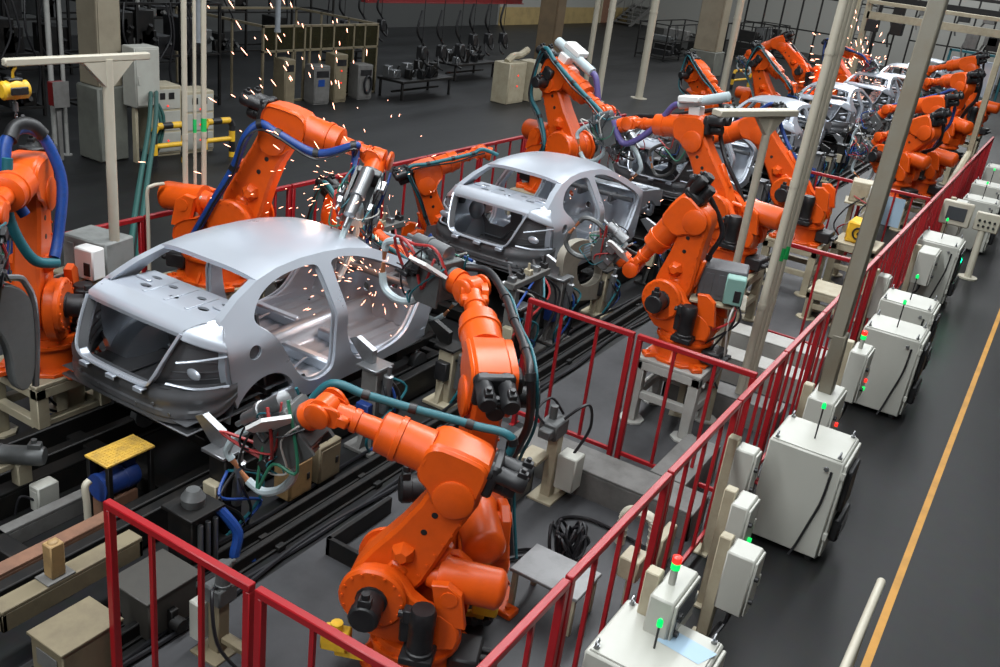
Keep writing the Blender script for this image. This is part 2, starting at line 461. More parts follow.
    obj('seat_bulkhead', b, ZINCD, root)
    # floor, tunnel, cross members
    b = B()
    rows = []
    xs = [.9 + 2.25 * i / 30 for i in range(31)]
    for x in xs:
        r = []
        for j in range(33):
            y = -.76 + 1.52 * j / 32
            z = .06 + .15 * math.exp(-(y / .12) ** 4) + (.13 * (1 if x < 1.35 else max(0, 1 - (x - 1.35) / .08)))
            z += .012 * math.sin(y * 42) * (abs(y) > .2) * (x > 1.45)
            r.append((x, y, z))
        rows.append(r)
    b.grid(rows); b.grid([[(x, y, .02) for x, y, z in r] for r in rows], True)
    fp = obj('floor_pan', b, ZINCI, root, ang=60)
    b = B()
    for x in (1.75, 2.25):
        for sg in (1, -1): b.bx(x - .05, x + .05, sg * .14, sg * .75, .05, .17, .02)
    for sg in (1, -1):
        for x in (1.5, 2.0): b.tube([(x, sg * .5, .10), (x + .2, sg * .48, .13), (x + .4, sg * .52, .09)], .012, 6)
    obj('cross_member', b, ZINC, fp)
    for sg in (1, -1):
        b = B(); b.bx(.95, 3.12, sg * .74, sg * .80, .02, .14, .02)
        obj('inner_sill', b, ZINC, root)
    # bulkhead, cowl, dash tube, front structure
    b = B()
    panel(b, [(-.76, .06), (.76, .06), (.74, .70), (-.74, .70)], [circle(.35, .4, .05, 10), circle(-.3, .45, .07, 10), circle(.05, .3, .05, 10)], .1,
          lambda y, z: (3.16 - .12 * max(0, .25 - z) / .25 + .02 * math.sin(y * 16), y, z), lambda y, z: (3.2 - .12 * max(0, .25 - z) / .25, y, z))
    b.bx(3.08, 3.26, -.76, .76, .66, .71, .02)
    obj('firewall', b, ZINCI, root)
    b = B(); b.cyl((2.92, -.74, .60), (2.92, .74, .60), .035, n=12)
    for y in (-.4, .1, .45): b.bx(2.88, 3.1, y - .03, y + .03, .5, .62, .01)
    obj('dash_beam', b, ZINCD, root)
    b = B()
    for sg in (1, -1):
        b.prism([(3.2, .68), (3.9, .60), (4.15, .54), (4.15, .30), (3.95, .34), (3.75, .46), (3.5, .46), (3.35, .30), (3.2, .1)], sg * .72, sg * .66, 'y')
        b.bx(3.15, 4.2, sg * .42, sg * .52, .14, .26, .02)
        b.cyl((3.52, sg * .60, .40), (3.52, sg * .60, .68), .13, .10, 16)
    b.bx(4.12, 4.2, -.66, .66, .50, .56, .015); b.bx(4.14, 4.2, -.6, .6, .10, .20, .015)
    for sg in (1, -1): b.bx(4.13, 4.19, sg * .56, sg * .62, .15, .55, .01)
    obj('front_structure', b, ZINCI, root)
    return root
car = make_car('bare_sedan', 'bare silver sedan body nearest the viewer, boot empty and sparks in its front doorway', 'bare car bodies on the welding line')
PITCH = 5.4
CARX = [4.3, 9.55, 14.95, 20.35, 25.7, 31.1, 36.5, 41.9]
CARLAB = ['', 'bare silver sedan body second in the line, with grey gripper frame hanging at its side',
          'third silver sedan body, half hidden behind the orange arm with the pale tube',
          'fourth silver sedan body in the line, behind the cream pole with the flat top',
          'fifth pale car body in the line, crossed by the bundle of cream pipes',
          'sixth pale car body in the line, roof seen left of the wide grey duct',
          'seventh pale car body, small, beside the shower of sparks', 'farthest pale car body, last roof at the top of the line']
car.location = (CARX[0], 5.78, .66)
for i in range(1, 8): dup(car, (CARX[i], 5.78, .66), label=CARLAB[i])
# ------------------------------------------------------------------ robots
CACHE = {}
def cached(key, fn):
    if key not in CACHE: CACHE[key] = fn()
    return CACHE[key]
def m_base():
    b = B()
    b.prism(circle(0, 0, .44, 8, PI / 8, PI / 8 + 2 * PI), 0, .045, 'z', bev=.008)
    for k in range(4):
        a = PI / 4 + k * PI / 2; c, s = math.cos(a), math.sin(a)
        b.bx(-.09, .09, -.07, .07, 0, .06, .01, T(.45 * c, .45 * s, 0) @ rotZ(a)); b.cyl((.47 * c, .47 * s, .05), (.47 * c, .47 * s, .085), .025, n=6)
        b.prism([(.30, .04), (.42, .04), (.31, .20)], -.015, .015, 'y', rotZ(a + PI / 4))
    b.prof((0, 0, .04), (0, 0, .28), [(0, .35), (.1, .335), (.75, .335), (1, .32)], 28)
    return b.mesh('base', ORANGE)
def m_conn():
    b = B(); b.bx(-.55, -.30, -.17, .17, .07, .25, .02)
    for y in (-.1, 0, .1): b.cyl((-.54, y, .16), (-.62, y, .16), .032, n=10)
    return b.mesh('connector_box', BLACK)
def m_turret():
    b = B()
    b.prof((0, 0, .28), (0, 0, .37), [(0, .33), (0, .375), (.35, .375), (.35, .345), (1, .33)], 28)
    for k in range(20):
        a = 2 * PI * k / 20; b.cyl((.357 * math.cos(a), .357 * math.sin(a), .31), (.357 * math.cos(a), .357 * math.sin(a), .325), .012, n=6)
    body = chaikin([(-.34, .36), (.32, .36), (.50, .52), (.57, .78), (.48, .98), (.30, 1.03), (.12, .98), (-.02, .78), (-.30, .70), (-.40, .55)], 1)
    for s in (1, -1): b.prism(body, s * .135, s * .255, 'y', bev=.018)
    b.bx(-.34, .28, -.16, .16, .35, .52, .02); b.prism([(-.42, .62), (-.20, .62), (-.12, .98), (-.25, 1.0), (-.36, .92)], -.25, -.17, 'y', bev=.01)
    b.prism([(-.42, .62), (-.20, .62), (-.12, .98), (-.25, 1.0), (-.36, .92)], .17, .25, 'y', bev=.01)
    for s in (1, -1):
        b.prof((.32, s * .25, .78), (.32, s * .31, .78), [(0, .27), (.7, .27), (1, .25)], 28)
        for k in range(16):
            a = 2 * PI * k / 16; b.cyl((.32 + .235 * math.cos(a), s * .305, .78 + .235 * math.sin(a)), (.32 + .235 * math.cos(a), s * .322, .78 + .235 * math.sin(a)), .012, n=6)
    return b.mesh('turret', ORANGE)
def motor(b, p, q, r):
    p = Vector(p); q = Vector(q)
    b.prof(p, q, [(0, r * 1.12), (.10, r * 1.12), (.12, r), (.62, r), (.64, r * 1.06), (.92, r * 1.06), (1, r * .9)], 14)
    F = frame(p, q - p); L = (q - p).length
    b.bx(L * .68, L * .95, -r * .45, r * .45, r * .7, r * 1.5, .006, F)
    b.cyl(F @ Vector((L * .8, 0, r * 1.3)), F @ Vector((L * .8, 0, r * 1.9)), r * .3, n=8)
def m_mot(side):
    def f():
        b = B(); motor(b, (.32, side * .30, .78), (.32, side * .56, .78), .115)
        return b.mesh('shoulder_motor', BLACK)
    return f
def m_mot1(side):
    def f():
        b = B(); motor(b, (-.10, side * .36, .42), (-.10, side * .36, .84), .10); b.bx(-.22, .04, side * .2, side * .47, .36, .43, .01); b.bx(-.02, .08, side * .26, side * .34, .46, .70, .015)
        return b.mesh('turning_motor', BLACK)
    return f
def m_bal():
    b = B()
    b.prof((-.68, 0, .87), (-.02, 0, .90), [(0, .05), (.015, .10), (.05, .145), (.10, .165), (.70, .165), (.75, .175), (.82, .175), (.83, .12), (.95, .10), (1, .05)], 24)
    b.cyl((-.27, -.26, .88), (-.27, .26, .88), .07, n=14)
    b.cyl((-.05, 0, .9), (.25, 0, .93), .035, n=10)
    return b.mesh('balance_cylinder', ORANGE)
def m_larm():
    b = B()
    P = circle(0, 0, .245, 17, PI * .93, PI * 2.07) + [(.225, .25), (.18, .55), (.165, .85)] + circle(0, 1.075, .19, 15, -.1, PI + .1) + [(-.20, .85), (-.235, .55), (-.265, .25)]
    b.prism(P, -.125, .125, 'y', bev=.03)
    b.prof((0, -.135, 1.075), (0, .135, 1.075), [(0, .13), (1, .13)], 20)
    b.bx(-.285, -.22, -.05, .05, .25, .62, .015)
    b.bx(-.12, .06, -.145, .145, .12, .30, .03)
    for s in (1, -1): b.prof((.02, s * .12, .40), (.02, s * .21, .40), [(0, .10), (.5, .095), (1, .05)], 6)
    for k in range(6):
        for s in (1, -1): b.cyl((-.19 + .004 * k, s * .12, .30 + .12 * k), (-.19 + .004 * k, s * .135, .30 + .12 * k), .014, n=6)
    return b.mesh('lower_arm', ORANGE)
def m_holes():
    b = B(); b.cyl((0, -.1285, 0), (0, .1285, 0), .026, n=12)
    return b.mesh('access_hole', BLACK)
def m_elbow(side):
    def f():
        b = B()
        P = chaikin([(-.17, .10), (-.17, .34), (.02, .37), (.34, .36), (.34, .05), (.20, -.02), (.14, -.13), (-.08, -.16), (-.15, -.05)], 2)
        for s in (1, -1):
            b.prism(P, s * .125, s * .17, 'y', bev=.02)
            b.prof((0, s * .16, 0), (0, s * .195, 0), [(0, .16), (.7, .16), (1, .14)], 22)
        b.prism(chaikin([(-.19, .13), (-.19, .35), (.02, .39), (.34, .365), (.34, .10), (.2, .14)], 1), -.14, .14, 'y', bev=.02)
        b.prof((.30, 0, .2), (.80, 0, .2), [(0, .175), (.05, .17), (.45, .165), (.46, .178), (.54, .178), (.55, .165), (.78, .160), (.82, .12), (.83, .088), (1, .085)], 26)
        b.prof((.79, 0, .2), (1.05, 0, .2), [(0, .085), (.3, .082), (.32, .095), (.5, .095), (.52, .08), (1, .08)], 20)
        b.bx(.93, 1.03, -.12, .12, .155, .245, .015)
        for s in (1, -1): b.prism(chaikin([(.98, .13), (1.0, .27), (1.12, .285), (1.20, .235), (1.20, .15), (1.12, .115)], 1), s * .075, s * .115, 'y', bev=.008)
        return b.mesh('forearm', ORANGE)
    return f
def m_elmot(side):
    def f():
        b = B()
        for y, z, L in ((.085, .30, .45), (-.085, .30, .47), (0, .17, .40)): motor(b, (-.16, y, z), (-L, y, z), .068)
        b.bx(-.24, -.16, -.15, .15, .10, .38, .02)
        motor(b, (0, side * .19, 0), (0, side * .42, 0), .085)
        b.bx(-.09, .10, side * .17, side * .26, .08, .24, .02)
        return b.mesh('forearm_motors', BLACK)
    return f
def m_wrist():
    b = B()
    b.prof((0, -.072, 0), (0, .072, 0), [(0, .085), (.08, .105), (.92, .105), (1, .085)], 24)
    b.prof((0, .11, 0), (0, .145, 0), [(0, .105), (.7, .105), (1, .09)], 20); b.prof((0, -.145, 0), (0, -.11, 0), [(0, .09), (.3, .105), (1, .105)], 20)
    b.prof((.02, 0, 0), (.20, 0, 0), [(0, .095), (.55, .095), (.56, .115), (1, .115)], 22)
    return b.mesh('wrist', ORANGE)
HOSECOL = {'black': RUBBER, 'blue': BLUEH, 'teal': TEAL, 'purple': PURP}
def gun(parent, M, L, seed, style):
    rn = random.Random(seed)
    b = B()
    b.cyl((.0, 0, 0), (.05, 0, 0), .115, n=18); b.bx(.04, .12, -.13, .13, -.2, .16, .012)
    for s in (1, -1): b.prism([(.05, -.26), (.05, .14), (.5 * L, .12), (.62 * L, .02), (.58 * L, -.14), (.40 * L, -.28)], s * .12, s * .145, 'y', bev=.004)
    g = obj('weld_gun', b, GUNM, parent, M)
    b = B(); b.bx(.14, .46 * L, -.115, .115, -.24, -.03, .015); b.bx(.18, .40 * L, -.08, .08, -.28, -.24, .01)
    obj('transformer', b, mat('gun transformer box', (.22, .21, .19), .5, .1, .5, 9) if style % 2 else STEEL, g)
    b = B(); b.prof((.10, 0, .20), (.70 * L, 0, .20), [(0, .05), (.02, .075), (.5, .075), (.51, .085), (.58, .085), (.59, .062), (.96, .062), (1, .03)], 16)
    b.bx(.12, .3, -.06, .06, .10, .16, .01); b.cyl((.70 * L, 0, .2), (.82 * L, 0, .2), .022, n=10)
    obj('servo_cylinder', b, STEEL, g)
    b = B()
    b.tube([(.50 * L, 0, .06), (.75 * L, 0, .12), (1.0 * L, 0, .10), (1.16 * L, 0, .04), (1.18 * L, 0, -.04)], .034, 8)
    obj('gun_arm', b, GUNM if style % 2 else RETR, g); b = B()
    b.tube([(.46 * L, 0, -.16), (.58 * L, 0, -.36), (.85 * L, 0, -.44), (1.10 * L, 0, -.40), (1.18 * L, 0, -.26)], .036, 8)
    b.bx(.44 * L, .56 * L, -.07, .07, -.24, .12, .02)
    obj('gun_arm', b, GUNM if style % 2 else RETR, g)
    b = B(); b.cyl((1.18 * L, 0, -.03), (1.18 * L, 0, -.13), .026, .016, 10); obj('electrode', b, COPPER, g)
    b = B(); b.cyl((1.18 * L, 0, -.28), (1.18 * L, 0, -.16), .028, .016, 10); obj('electrode', b, COPPER, g)
    if style >= 2:
        b = B(); b.prism([(-.10, -.02), (.02, .16), (.22, .16), (.27, .06), (.24, -.06), (.02, -.10)], -.015, .015, 'y', T(.0, .24, .12) @ rotX(R(-55))); obj('cover_plate', b, PLAST, g)
    cols = [TEAL, BLUEH, RUBBER, REDC, WHITEC, RUBBER, GREENC, TEAL, RUBBER, REDC]
    rn.shuffle(cols)
    for i in range(10):
        b = B(); s = rn.choice((1, -1))
        p = [(rn.uniform(-.05, .15), s * rn.uniform(.10, .2), rn.uniform(-.05, .25))]
        for t in (.3, .5, .7): p.append((t * L + rn.uniform(-.15, .1), s * rn.uniform(.12, .24), rn.uniform(-.30, .28)))
        p.append((rn.uniform(.35, .7) * L, s * rn.uniform(.04, .12), rn.uniform(-.3, .15)))
        b.tube(p, rn.choice((.007, .009, .011, .014)), 6, 5); obj('gun_cable', b, cols[i], g)
    for i in range(7):
        b = B(); x, y, z = rn.uniform(.15, .6) * L, rn.choice((1, -1)) * rn.uniform(.14, .2), rn.uniform(-.25, .2)
        b.cb((x, y, z), (rn.uniform(.05, .12), rn.uniform(.04, .08), rn.uniform(.04, .1)), .006)
        b.cyl((x, y, z), (x + .12, y, z + rn.uniform(-.08, .08)), .015, n=8)
        obj('valve_block', b, BLACK if style % 3 else STEEL, g)
    return g
ROBOTS = []
def robot(x, y, z, h, j2, e, label, tool=None, up=(0, 0, 1), side=1, s=1., hose='black', L=.8, seed=0, style=0, retract=None, red=False, hosebulge=.24, stops=False, bal=True, es=None, hr=.034, hz=.42):
    root = thing('welding_robot', label, 'robot arm', (x, y, z), R(h), 'orange robots along the welding line')
    root.scale = (s, s, s); es = -side if es is None else es
    j2, e, h = R(j2), R(e), R(h)
    def part(name, me, M=None, par=root): return link(name, me, par, M)
    part('base', cached('base', m_base)); part('connector_box', cached('conn', m_conn))
    part('turret', cached('tur', m_turret))
    part('shoulder_motor', cached(('sm', side), m_mot(side))); part('turning_motor', cached(('tm', side), m_mot1(side)))
    if bal: part('balance_cylinder', cached('bal', m_bal))
    MS = T(.32, 0, .78) @ rotY(j2)
    la = part('lower_arm', cached('la', m_larm), MS); [part('access_hole', cached('ah', m_holes), T(hx, 0, hz), la) for hx, hz in ((.0, .66), (.02, .84))]
    ME = MS @ T(0, 0, 1.075) @ rotY(-j2) @ rotY(-e)
    part('forearm', cached(('fa', side), m_elbow(side)), ME); part('forearm_motors', cached(('em', es), m_elmot(es)), ME)
    MW = ME @ T(1.142, 0, .2)
    if tool is None: MT = MW @ rotY(R(35))
    else:
        d = Matrix.Rotation(-h, 3, 'Z') @ Vector(tool); u = Matrix.Rotation(-h, 3, 'Z') @ Vector(up)
        MT = frame(MW.translation, d, u)
    w = part('wrist', cached('wr', m_wrist), MT)
    if L: gun(root, MT @ T(.20, 0, 0), L, seed, style)
    # dress pack hose
    sd = -side
    P = [Vector((-.15, sd * .34, .45)), MS @ Vector((-.25, sd * .30, .15)), MS @ Vector((-.22, sd * .26, .6)),
         MS @ Vector((-.22, sd * .32, 1.0)), ME @ Vector((-.25 if hz > .3 else -.12, sd * hosebulge, hz)), ME @ Vector((.10, sd * (hosebulge + .02), hz - .02)), ME @ Vector((.55, sd * .25, min(hz - .08, .34))),
         ME @ Vector((.92, sd * .24, .30)), MT @ Vector((.05, sd * .24, .10)), MT @ Vector((.32, sd * .15, .05))]
    b = B(); b.tube(P, hr, 10, 8)
    hm = obj('dress_hose', b, HOSECOL[hose], root)
    for k in (2, 4, 5, 6, 7):
        b = B(); d = (P[k + 1] - P[k - 1]).normalized(); b.prof(P[k] - d * .03, P[k] + d * .03, [(0, hr * 1.22), (1, hr * 1.22)], 10); obj('hose_clamp', b, BLACK, hm)
    b = B(); P2 = [p + Vector((.02, sd * .06, -.05 + .03 * (i % 2))) for i, p in enumerate(P[:-1])]; b.tube(P2, .014, 6, 6); obj('power_cable', b, RUBBER if hose != 'black' else TEAL, root)
    if retract:
        b = B(); b.prof(ME @ Vector((retract[0], .05, .52)), ME @ Vector((retract[1], .05, .50 + retract[2])), [(0, .04), (.01, .075), (.98, .075), (1, .05)], 16)
        t = obj('hose_retractor', b, RETR, root)
        b = B(); b.bx(-.1, .25, -.02, .22, .56, .66, .02, ME); b.bx(-.06, .12, -.08, .1, .36, .5, .01, ME); obj('retractor_box', b, PLAST, t)
        q = ME @ Vector((retract[0], .05, .52)); w0 = MT @ Vector((.25, .1, .1))
        b = B(); b.tube([q, q + (ME.to_3x3() @ Vector((.12, 0, -.05))), q.lerp(w0, .35) + Vector((0, 0, -.30)), q.lerp(w0, .75) + Vector((0, 0, -.42)), w0], .048, 10, 8); obj('tool_hose', b, PURP, root)
    if stops:
        for xx, yy in ((-.5, -.46), (.58, .30)):
            b = B(); b.bx(xx - .11, xx + .11, yy - .08, yy + .08, .26, .42, .015); b.cyl((xx, yy, .42), (xx, yy, .49), .05, n=10); b.bx(min(xx, xx * .5), max(xx, xx * .5), yy - .04, yy + .04, .19, .26, .01); obj('axis_stop', b, YEL, root)
    ROBOTS.append(root)
    return root
robot(4.24, 2.69, 0, 113, -29, 14, 'orange robot standing nearest the viewer inside the front railing', tool=(-.02, .75, -.62), up=(-.2, .5, .8), hose='teal', L=.9, seed=1, style=2, stops=True, s=.82)
robot(5.08, 2.86, 0, 42, -16, 14, 'orange robot behind the nearest one, forearm raised towards the nearest car front door', tool=(.15, .95, .05), hose='black', L=.75, seed=2, style=2, s=.9)
robot(8.88, 2.74, .75, 89, -10, -58, 'orange robot on grey four-legged pedestal behind the gate railing', tool=(-.1, .60, .38), s=.79, hose='black', L=.62, seed=3, style=3, bal=False)
robot(12.26, 3.41, .8, 84, 33, -9, 'orange robot with pale tube above its level forearm, reaching over the third car', tool=(.1, .9, -.4), hose='black', L=.7, seed=4, style=0, retract=(.30, -.50, .16), s=.9)
robot(14.7, 3.1, .75, 89, 40, -30, 'orange robot behind the one with the level forearm, shoulder beside the cream pipe bundle', tool=(.1, .9, -.4), hose='blue', L=.7, seed=5, style=1, s=.9, bal=False)
robot(13.45, 6.90, .8, -104, -31, -22, 'orange robot with raised pale tube and white box, across the line behind second car', tool=(-.2, -.7, -.6), hose='teal', L=.75, seed=6, style=0, retract=(.58, -.30, .04))
robot(22.3, 7.6, .6, -118, -60, -24, 'small orange robot with bent elbow standing beyond the third car', hose='black', L=.6, seed=7)
robot(6.78, 7.34, .8, -72, 24, -11, 'orange robot with blue wrapped hose arching over the nearest car roof', tool=(-.7, -.2, -.65), up=(-.5, -.3, .6), hose='blue', L=1.0, seed=8, style=0, side=1, es=1, s=.92, hosebulge=.27, hr=.045, hz=.16)
robot(10.2, 7.0, .04, -34, -25, 20, 'orange robot with upward forearm beside the boot of the second car', tool=(.4, -.8, -.1), hose='teal', L=0, seed=9, s=.77, bal=False, es=1)
robot(7.95, 7.1, -.0, -95, 15, -20, 'low orange robot wrapped in sparks behind the nearest car roof', tool=(.3, -.7, -.5), hose='teal', L=.7, seed=10, s=.8, es=1)
robot(4.48, 6.9, .70, -140, -11, -3, 'orange robot on cream pedestal at the far left under the yellow hoist', tool=(-.6, -.6, -.5), hose='blue', L=.8, seed=11, style=1, side=1, s=.84, bal=False)
robot(20.5, 2.75, .6, 64, -49, -27, 'orange robot on the far right, lower arm leaning in front of its twin', hose='black', L=.7, seed=12, side=1, s=.92)
robot(21.4, 2.4, .6, 77, -18, -18, 'far right orange robot with upright arm just behind the leaning one', hose='blue', L=.7, seed=13, s=.92)
robot(26.77, 2.68, .6, 51, -24, -13, 'far orange robot with black dress hose beside the upper right end of the red railing', hose='black', L=.6, seed=14)
robot(32.5, 2.7, .6, 80, 5, -20, 'farthest right orange robot, upright near the end of the line', hose='black', L=.6, seed=15)
robot(34.1, 8.15, .6, 90, 51, -29, 'distant orange robot with forearm pointing left, standing clear against dark machinery', hose='black', L=.4, seed=16)
robot(32.86, 6.93, .6, -111, -45, -4, 'distant orange robot reaching right into the far shower of sparks', hose='blue', L=.5, seed=17)
robot(26.2, 7.5, .4, -100, -30, -30, 'hunched orange robot low beside the fourth car', hose='black', L=.5, seed=18)
# ------------------------------------------------------------------ railings
def fence(p, q, n, label, group, h=1.38, low=.12, plate=None):
    p = Vector((p[0], p[1], 0)); q = Vector((q[0], q[1], 0)); L = (q - p).length; a = math.atan2(q.y - p.y, q.x - p.x)
    t = thing('railing_panel', label, 'railing', p, a, group)
    g = .012
    b = B(); b.bx(g, L - g, -.026, .026, h - .05, h, .006); obj('top_rail', b, RED, t)
    b = B(); b.bx(g + .04, L - g - .04, -.016, .016, low, low + .04, .004); obj('bottom_rail', b, RED, t)
    for x in (g, L - g - .05):
        b = B(); b.bx(x, x + .05, -.025, .025, 0, h - .048, .005); b.bx(x - .0, x + .05, -.07, .07, 0, .012, .003); obj('post', b, RED, t)
    for k in range(n):
        x = L * (k + 1) / (n + 1); b = B(); b.bx(x - .015, x + .015, -.014, .014, low + .038, h - .048, .003); obj('bar', b, RED, t)
    if plate:
        b = B(); b.bx(plate[0], plate[1], .018, .026, plate[2], plate[3], .002); obj('notice_plate', b, PAPER, t)
    return t
xs = [2.88, 4.02, 5.50, 6.97, 8.3, 9.7, 11.1, 12.5, 13.9, 15.3, 16.7, 18.1, 19.5, 20.9, 22.3, 23.7, 25.1, 26.5]
for i in range(len(xs) - 1):
    fence((xs[i], 1.6), (xs[i + 1], 1.6), 2 if i < 1 else 3, ORD[i] + ' red railing panel along the cabinet aisle, counted from the camera end', 'red railing along the cabinet aisle')
fence((2.88, 4.0), (2.88, 2.83), 2, 'red front railing panel whose free corner post stands by the cream floor beam', 'red front railing')
fence((2.88, 2.82), (2.88, 1.64), 2, 'red front railing panel passing in front of the nearest orange robot', 'red front railing')
fence((7.6, 3.95), (7.6, 2.80), 2, 'red cross railing panel with the free end, standing before the grey floor', 'red cross railing before the pedestal robot')
fence((7.6, 2.79), (7.6, 1.64), 2, 'red cross railing panel in front of the grey four-legged pedestal', 'red cross railing before the pedestal robot')
fence((12.0, 2.75), (12.0, 1.64), 1, 'short red cross railing behind the wide grey duct', 'red cross railings farther on')
fence((17.0, 3.9), (17.0, 2.78), 2, 'far red cross railing panel nearer the cars', 'red cross railings farther on')
fence((17.0, 2.76), (17.0, 1.64), 3, 'far red cross railing panel with the pale square notice', 'red cross railings farther on', plate=(.35, .75, .75, 1.25))
xl = [3.6, 5.0, 6.4, 7.8, 8.62, 10.0, 11.5, 13.0, 14.4, 15.8, 17.2, 18.6]
for i in range(len(xl) - 1):
    fence((xl[i], 8.0), (xl[i + 1], 8.0), 2, ORD[i] + ' red railing panel along the far side of the line, counted from the left', 'red railing on the far side of the line')
# ------------------------------------------------------------------ white controller cabinets
def cabinet(x, y, label, w=.58, d=.62, h=.985, led=True, mast=.30):
    t = thing('controller_cabinet', label, 'cabinet', (x, y, 0), 0, 'white controller cabinets along the aisle')
    b = B(); b.bx(0, w, 0, d, .05, h, .012); b.bx(.02, w - .02, .02, d - .02, h, h + .012, .004); obj('body', b, CABW, t)
    for yy in (.04, d - .10): b = B(); b.bx(.03, w - .03, yy, yy + .06, 0, .05, .005); obj('skid', b, BLACK, t)
    b = B(); b.bx(.02, w - .02, -.028, -.002, .08, h - .02, .008)
    for z in (.25, h - .15): b.bx(.0, .03, -.034, -.0, z, z + .07, .004)
    dr = obj('door', b, CABW, t)
    b = B(); b.bx(w - .12, w - .05, -.05, -.026, .45, .62, .008); obj('door_handle', b, BLACK, dr)
    b = B()
    b.bx(.10, w - .16, -.075, -.028, .50, h - .10, .012); b.bx(.12, w - .10, -.10, -.028, .20, .42, .015)
    for k in range(4): b.bx(.13, w - .12, -.106, -.10, .23 + .045 * k, .25 + .045 * k, 0)
    obj('fan_unit', b, BLACK, t)
    for ex in (.05, w - .05):
        for ey in (.05, d - .05):
            b = B(); b.cyl((ex, ey, h + .01), (ex, ey, h + .03), .018, n=10); b.tube([(ex + .022 * math.cos(a), ey, h + .048 + .022 * math.sin(a)) for a in [k * PI / 4 for k in range(8)]], .007, 6, 2, True); obj('lifting_eye', b, STEEL, t)
    b = B(); b.cyl((w * .45, d * .5, h + .01), (w * .45, d * .5, h + mast), .007, n=8); ms = obj('signal_mast', b, BLACK, t)
    if led:
        b = B(); b.prof((w * .45, d * .5, h + mast), (w * .45, d * .5, h + mast + .05), [(0, .018), (.7, .018), (1, .008)], 10); obj('green_lamp', b, GREENL, ms)
    b = B(); b.tube([(-.006, d * .12, h - .1), (-.016, d * .14, .6), (-.014, d * .22, .35), (-.02, d * .3, .12), (-.05, d * .35, .03)], .011, 6); obj('power_cable', b, RUBBER, t)
    b = B(); b.prof((-.001, .12, h - .09), (-.02, .12, h - .09), [(0, .022), (1, .018)], 10); obj('cable_gland', b, STEEL, t)
    return t
C1 = cabinet(4.0, .80, 'white controller cabinet nearest the viewer, with a pale paper sheet on its top', mast=.17)
cabinet(7.3, .74, 'tall white controller cabinet with a black cable down its broad side, second from the viewer')
cabinet(10.8, .70, 'white controller cabinet with a green lamp on a thin mast, third from the viewer')
cabinet(12.0, .76, 'white controller cabinet standing right behind the one with the green mast lamp')
cabinet(15.6, .92, 'smaller white cabinet glowing green, beside the operator screen', w=.75, d=.6, h=.99)
cabinet(19.8, .75, 'grey white controller cabinet behind the operator screen stand')
cabinet(21.6, .80, 'far grey white cabinet with green lamp near the right edge')
cabinet(24.2, .80, 'farthest white cabinet beside the end of the red railing')
b = B(); b.grid([[(4.30 + .15 * u + .03 * w, .80 + .27 * w - .06 * u + .06, .9985 + .0008 * math.sin(3 * u + 2 * w) ** 2) for u in [k / 6 for k in range(7)]] for w in [k / 6 for k in range(7)]])
b.grid([[(x, y, z - .001) for x, y, z in b.v[k * 7:k * 7 + 7]] for k in range(7)], True)
one('paper_sheet', b, PAPER, 'pale blue paper sheet lying on the nearest white cabinet', 'paper')
def stack_light(parent, x, y, z, cols=((CABG, .10), (GREENL, .045), (REDL, .045))):
    b = B(); b.cyl((x, y, z), (x, y, z + cols[0][1]), .022, n=12); s = obj('signal_tower', b, cols[0][0], parent); zz = z + cols[0][1]
    for m, hh in cols[1:]:
        b = B(); b.prof((x, y, zz), (x, y, zz + hh), [(0, .022), (.1, .028), (.9, .028), (1, .022)], 12); obj('signal_lamp', b, m, s); zz += hh
def junction(x, y, z, w, d, h, label, light=False, buttons=0, post=True, screen=False):
    t = thing('junction_box', label, 'electrical box', (x, y, 0), 0, 'small electrical boxes along the railing')
    b = B(); b.bx(0, w, 0, d, z, z + h, .012); obj('body', b, CABW, t)
    b = B(); b.bx(.012, w - .012, -.02, -.001, z + .015, z + h - .015, .006); b.bx(w - .05, w - .02, -.03, -.018, z + h * .4, z + h * .6, .004); dr = obj('door', b, CABW, t)
    for k in (.3, .7): b = B(); b.cyl((w * .15, -.02, z + h * k), (w * .15, -.045, z + h * k), .02, n=10); obj('door_lock', b, BLACK, dr)
    if screen:
        b = B(); b.bx(.04, w - .04, -.026, -.019, z + .12, z + h - .05, .003); obj('screen', b, SCREEN, dr)
    if post:
        b = B(); b.bx(w * .3, w * .3 + .09, d, d + .09, 0, z + h + .05, .008); b.bx(w * .3 - .05, w * .3 + .14, d - .05, d + .14, 0, .02, .004)
        obj('stand_post', b, CREAM, t)
    if light: stack_light(t, w * .45, d * .6, z + h)
    for k in range(buttons):
        b = B(); b.cyl((w * .6, -.02, z + .12 + .09 * k), (w * .6, -.045, z + .12 + .09 * k), .022, n=10); obj('push_button', b, (GREENL, REDL)[k % 2], dr)
    rn = random.Random(int(x * 100)); b = B()
    for k in range(3): b.tube([(w * (.2 + .2 * k), d * .5, z + .01), (w * (.2 + .2 * k) + rn.uniform(-.1, .1), d * .5, z * .7), (w * .5 + rn.uniform(-.2, .2), d * .8, z * .35), (w * .4 + rn.uniform(-.1, .1), d * 1.0, .02)], .013, 6)
    obj('cable', b, RUBBER, t)
    return t
junction(4.36, 1.08, .93, .40, .15, .32, 'white box with dark screen and red green signal tower behind the nearest cabinet', light=True, screen=True)
junction(6.75, 1.33, .62, .16, .16, .45, 'narrow white box standing at the far side of the tall cabinet, highest of the three', buttons=0)
junction(6.05, 1.14, .55, .26, .13, .45, 'white box with a bright lid, middle of the three boxes before the tall cabinet', buttons=1)
junction(5.64, .93, .40, .22, .20, .48, 'low white box with a looped black cable, nearest of the three before the tall cabinet')
junction(8.35, 1.08, .48, .50, .24, .52, 'white box at the foot of the wide grey duct with green and red buttons', buttons=2)
junction(9.45, 1.05, .60, .35, .17, .55, 'white box with red topped signal tower in front of the green mast cabinet', light=True, buttons=2)
junction(12.6, 1.42, .50, .20, .14, .60, 'slim white box between the railing and the fourth cabinet')
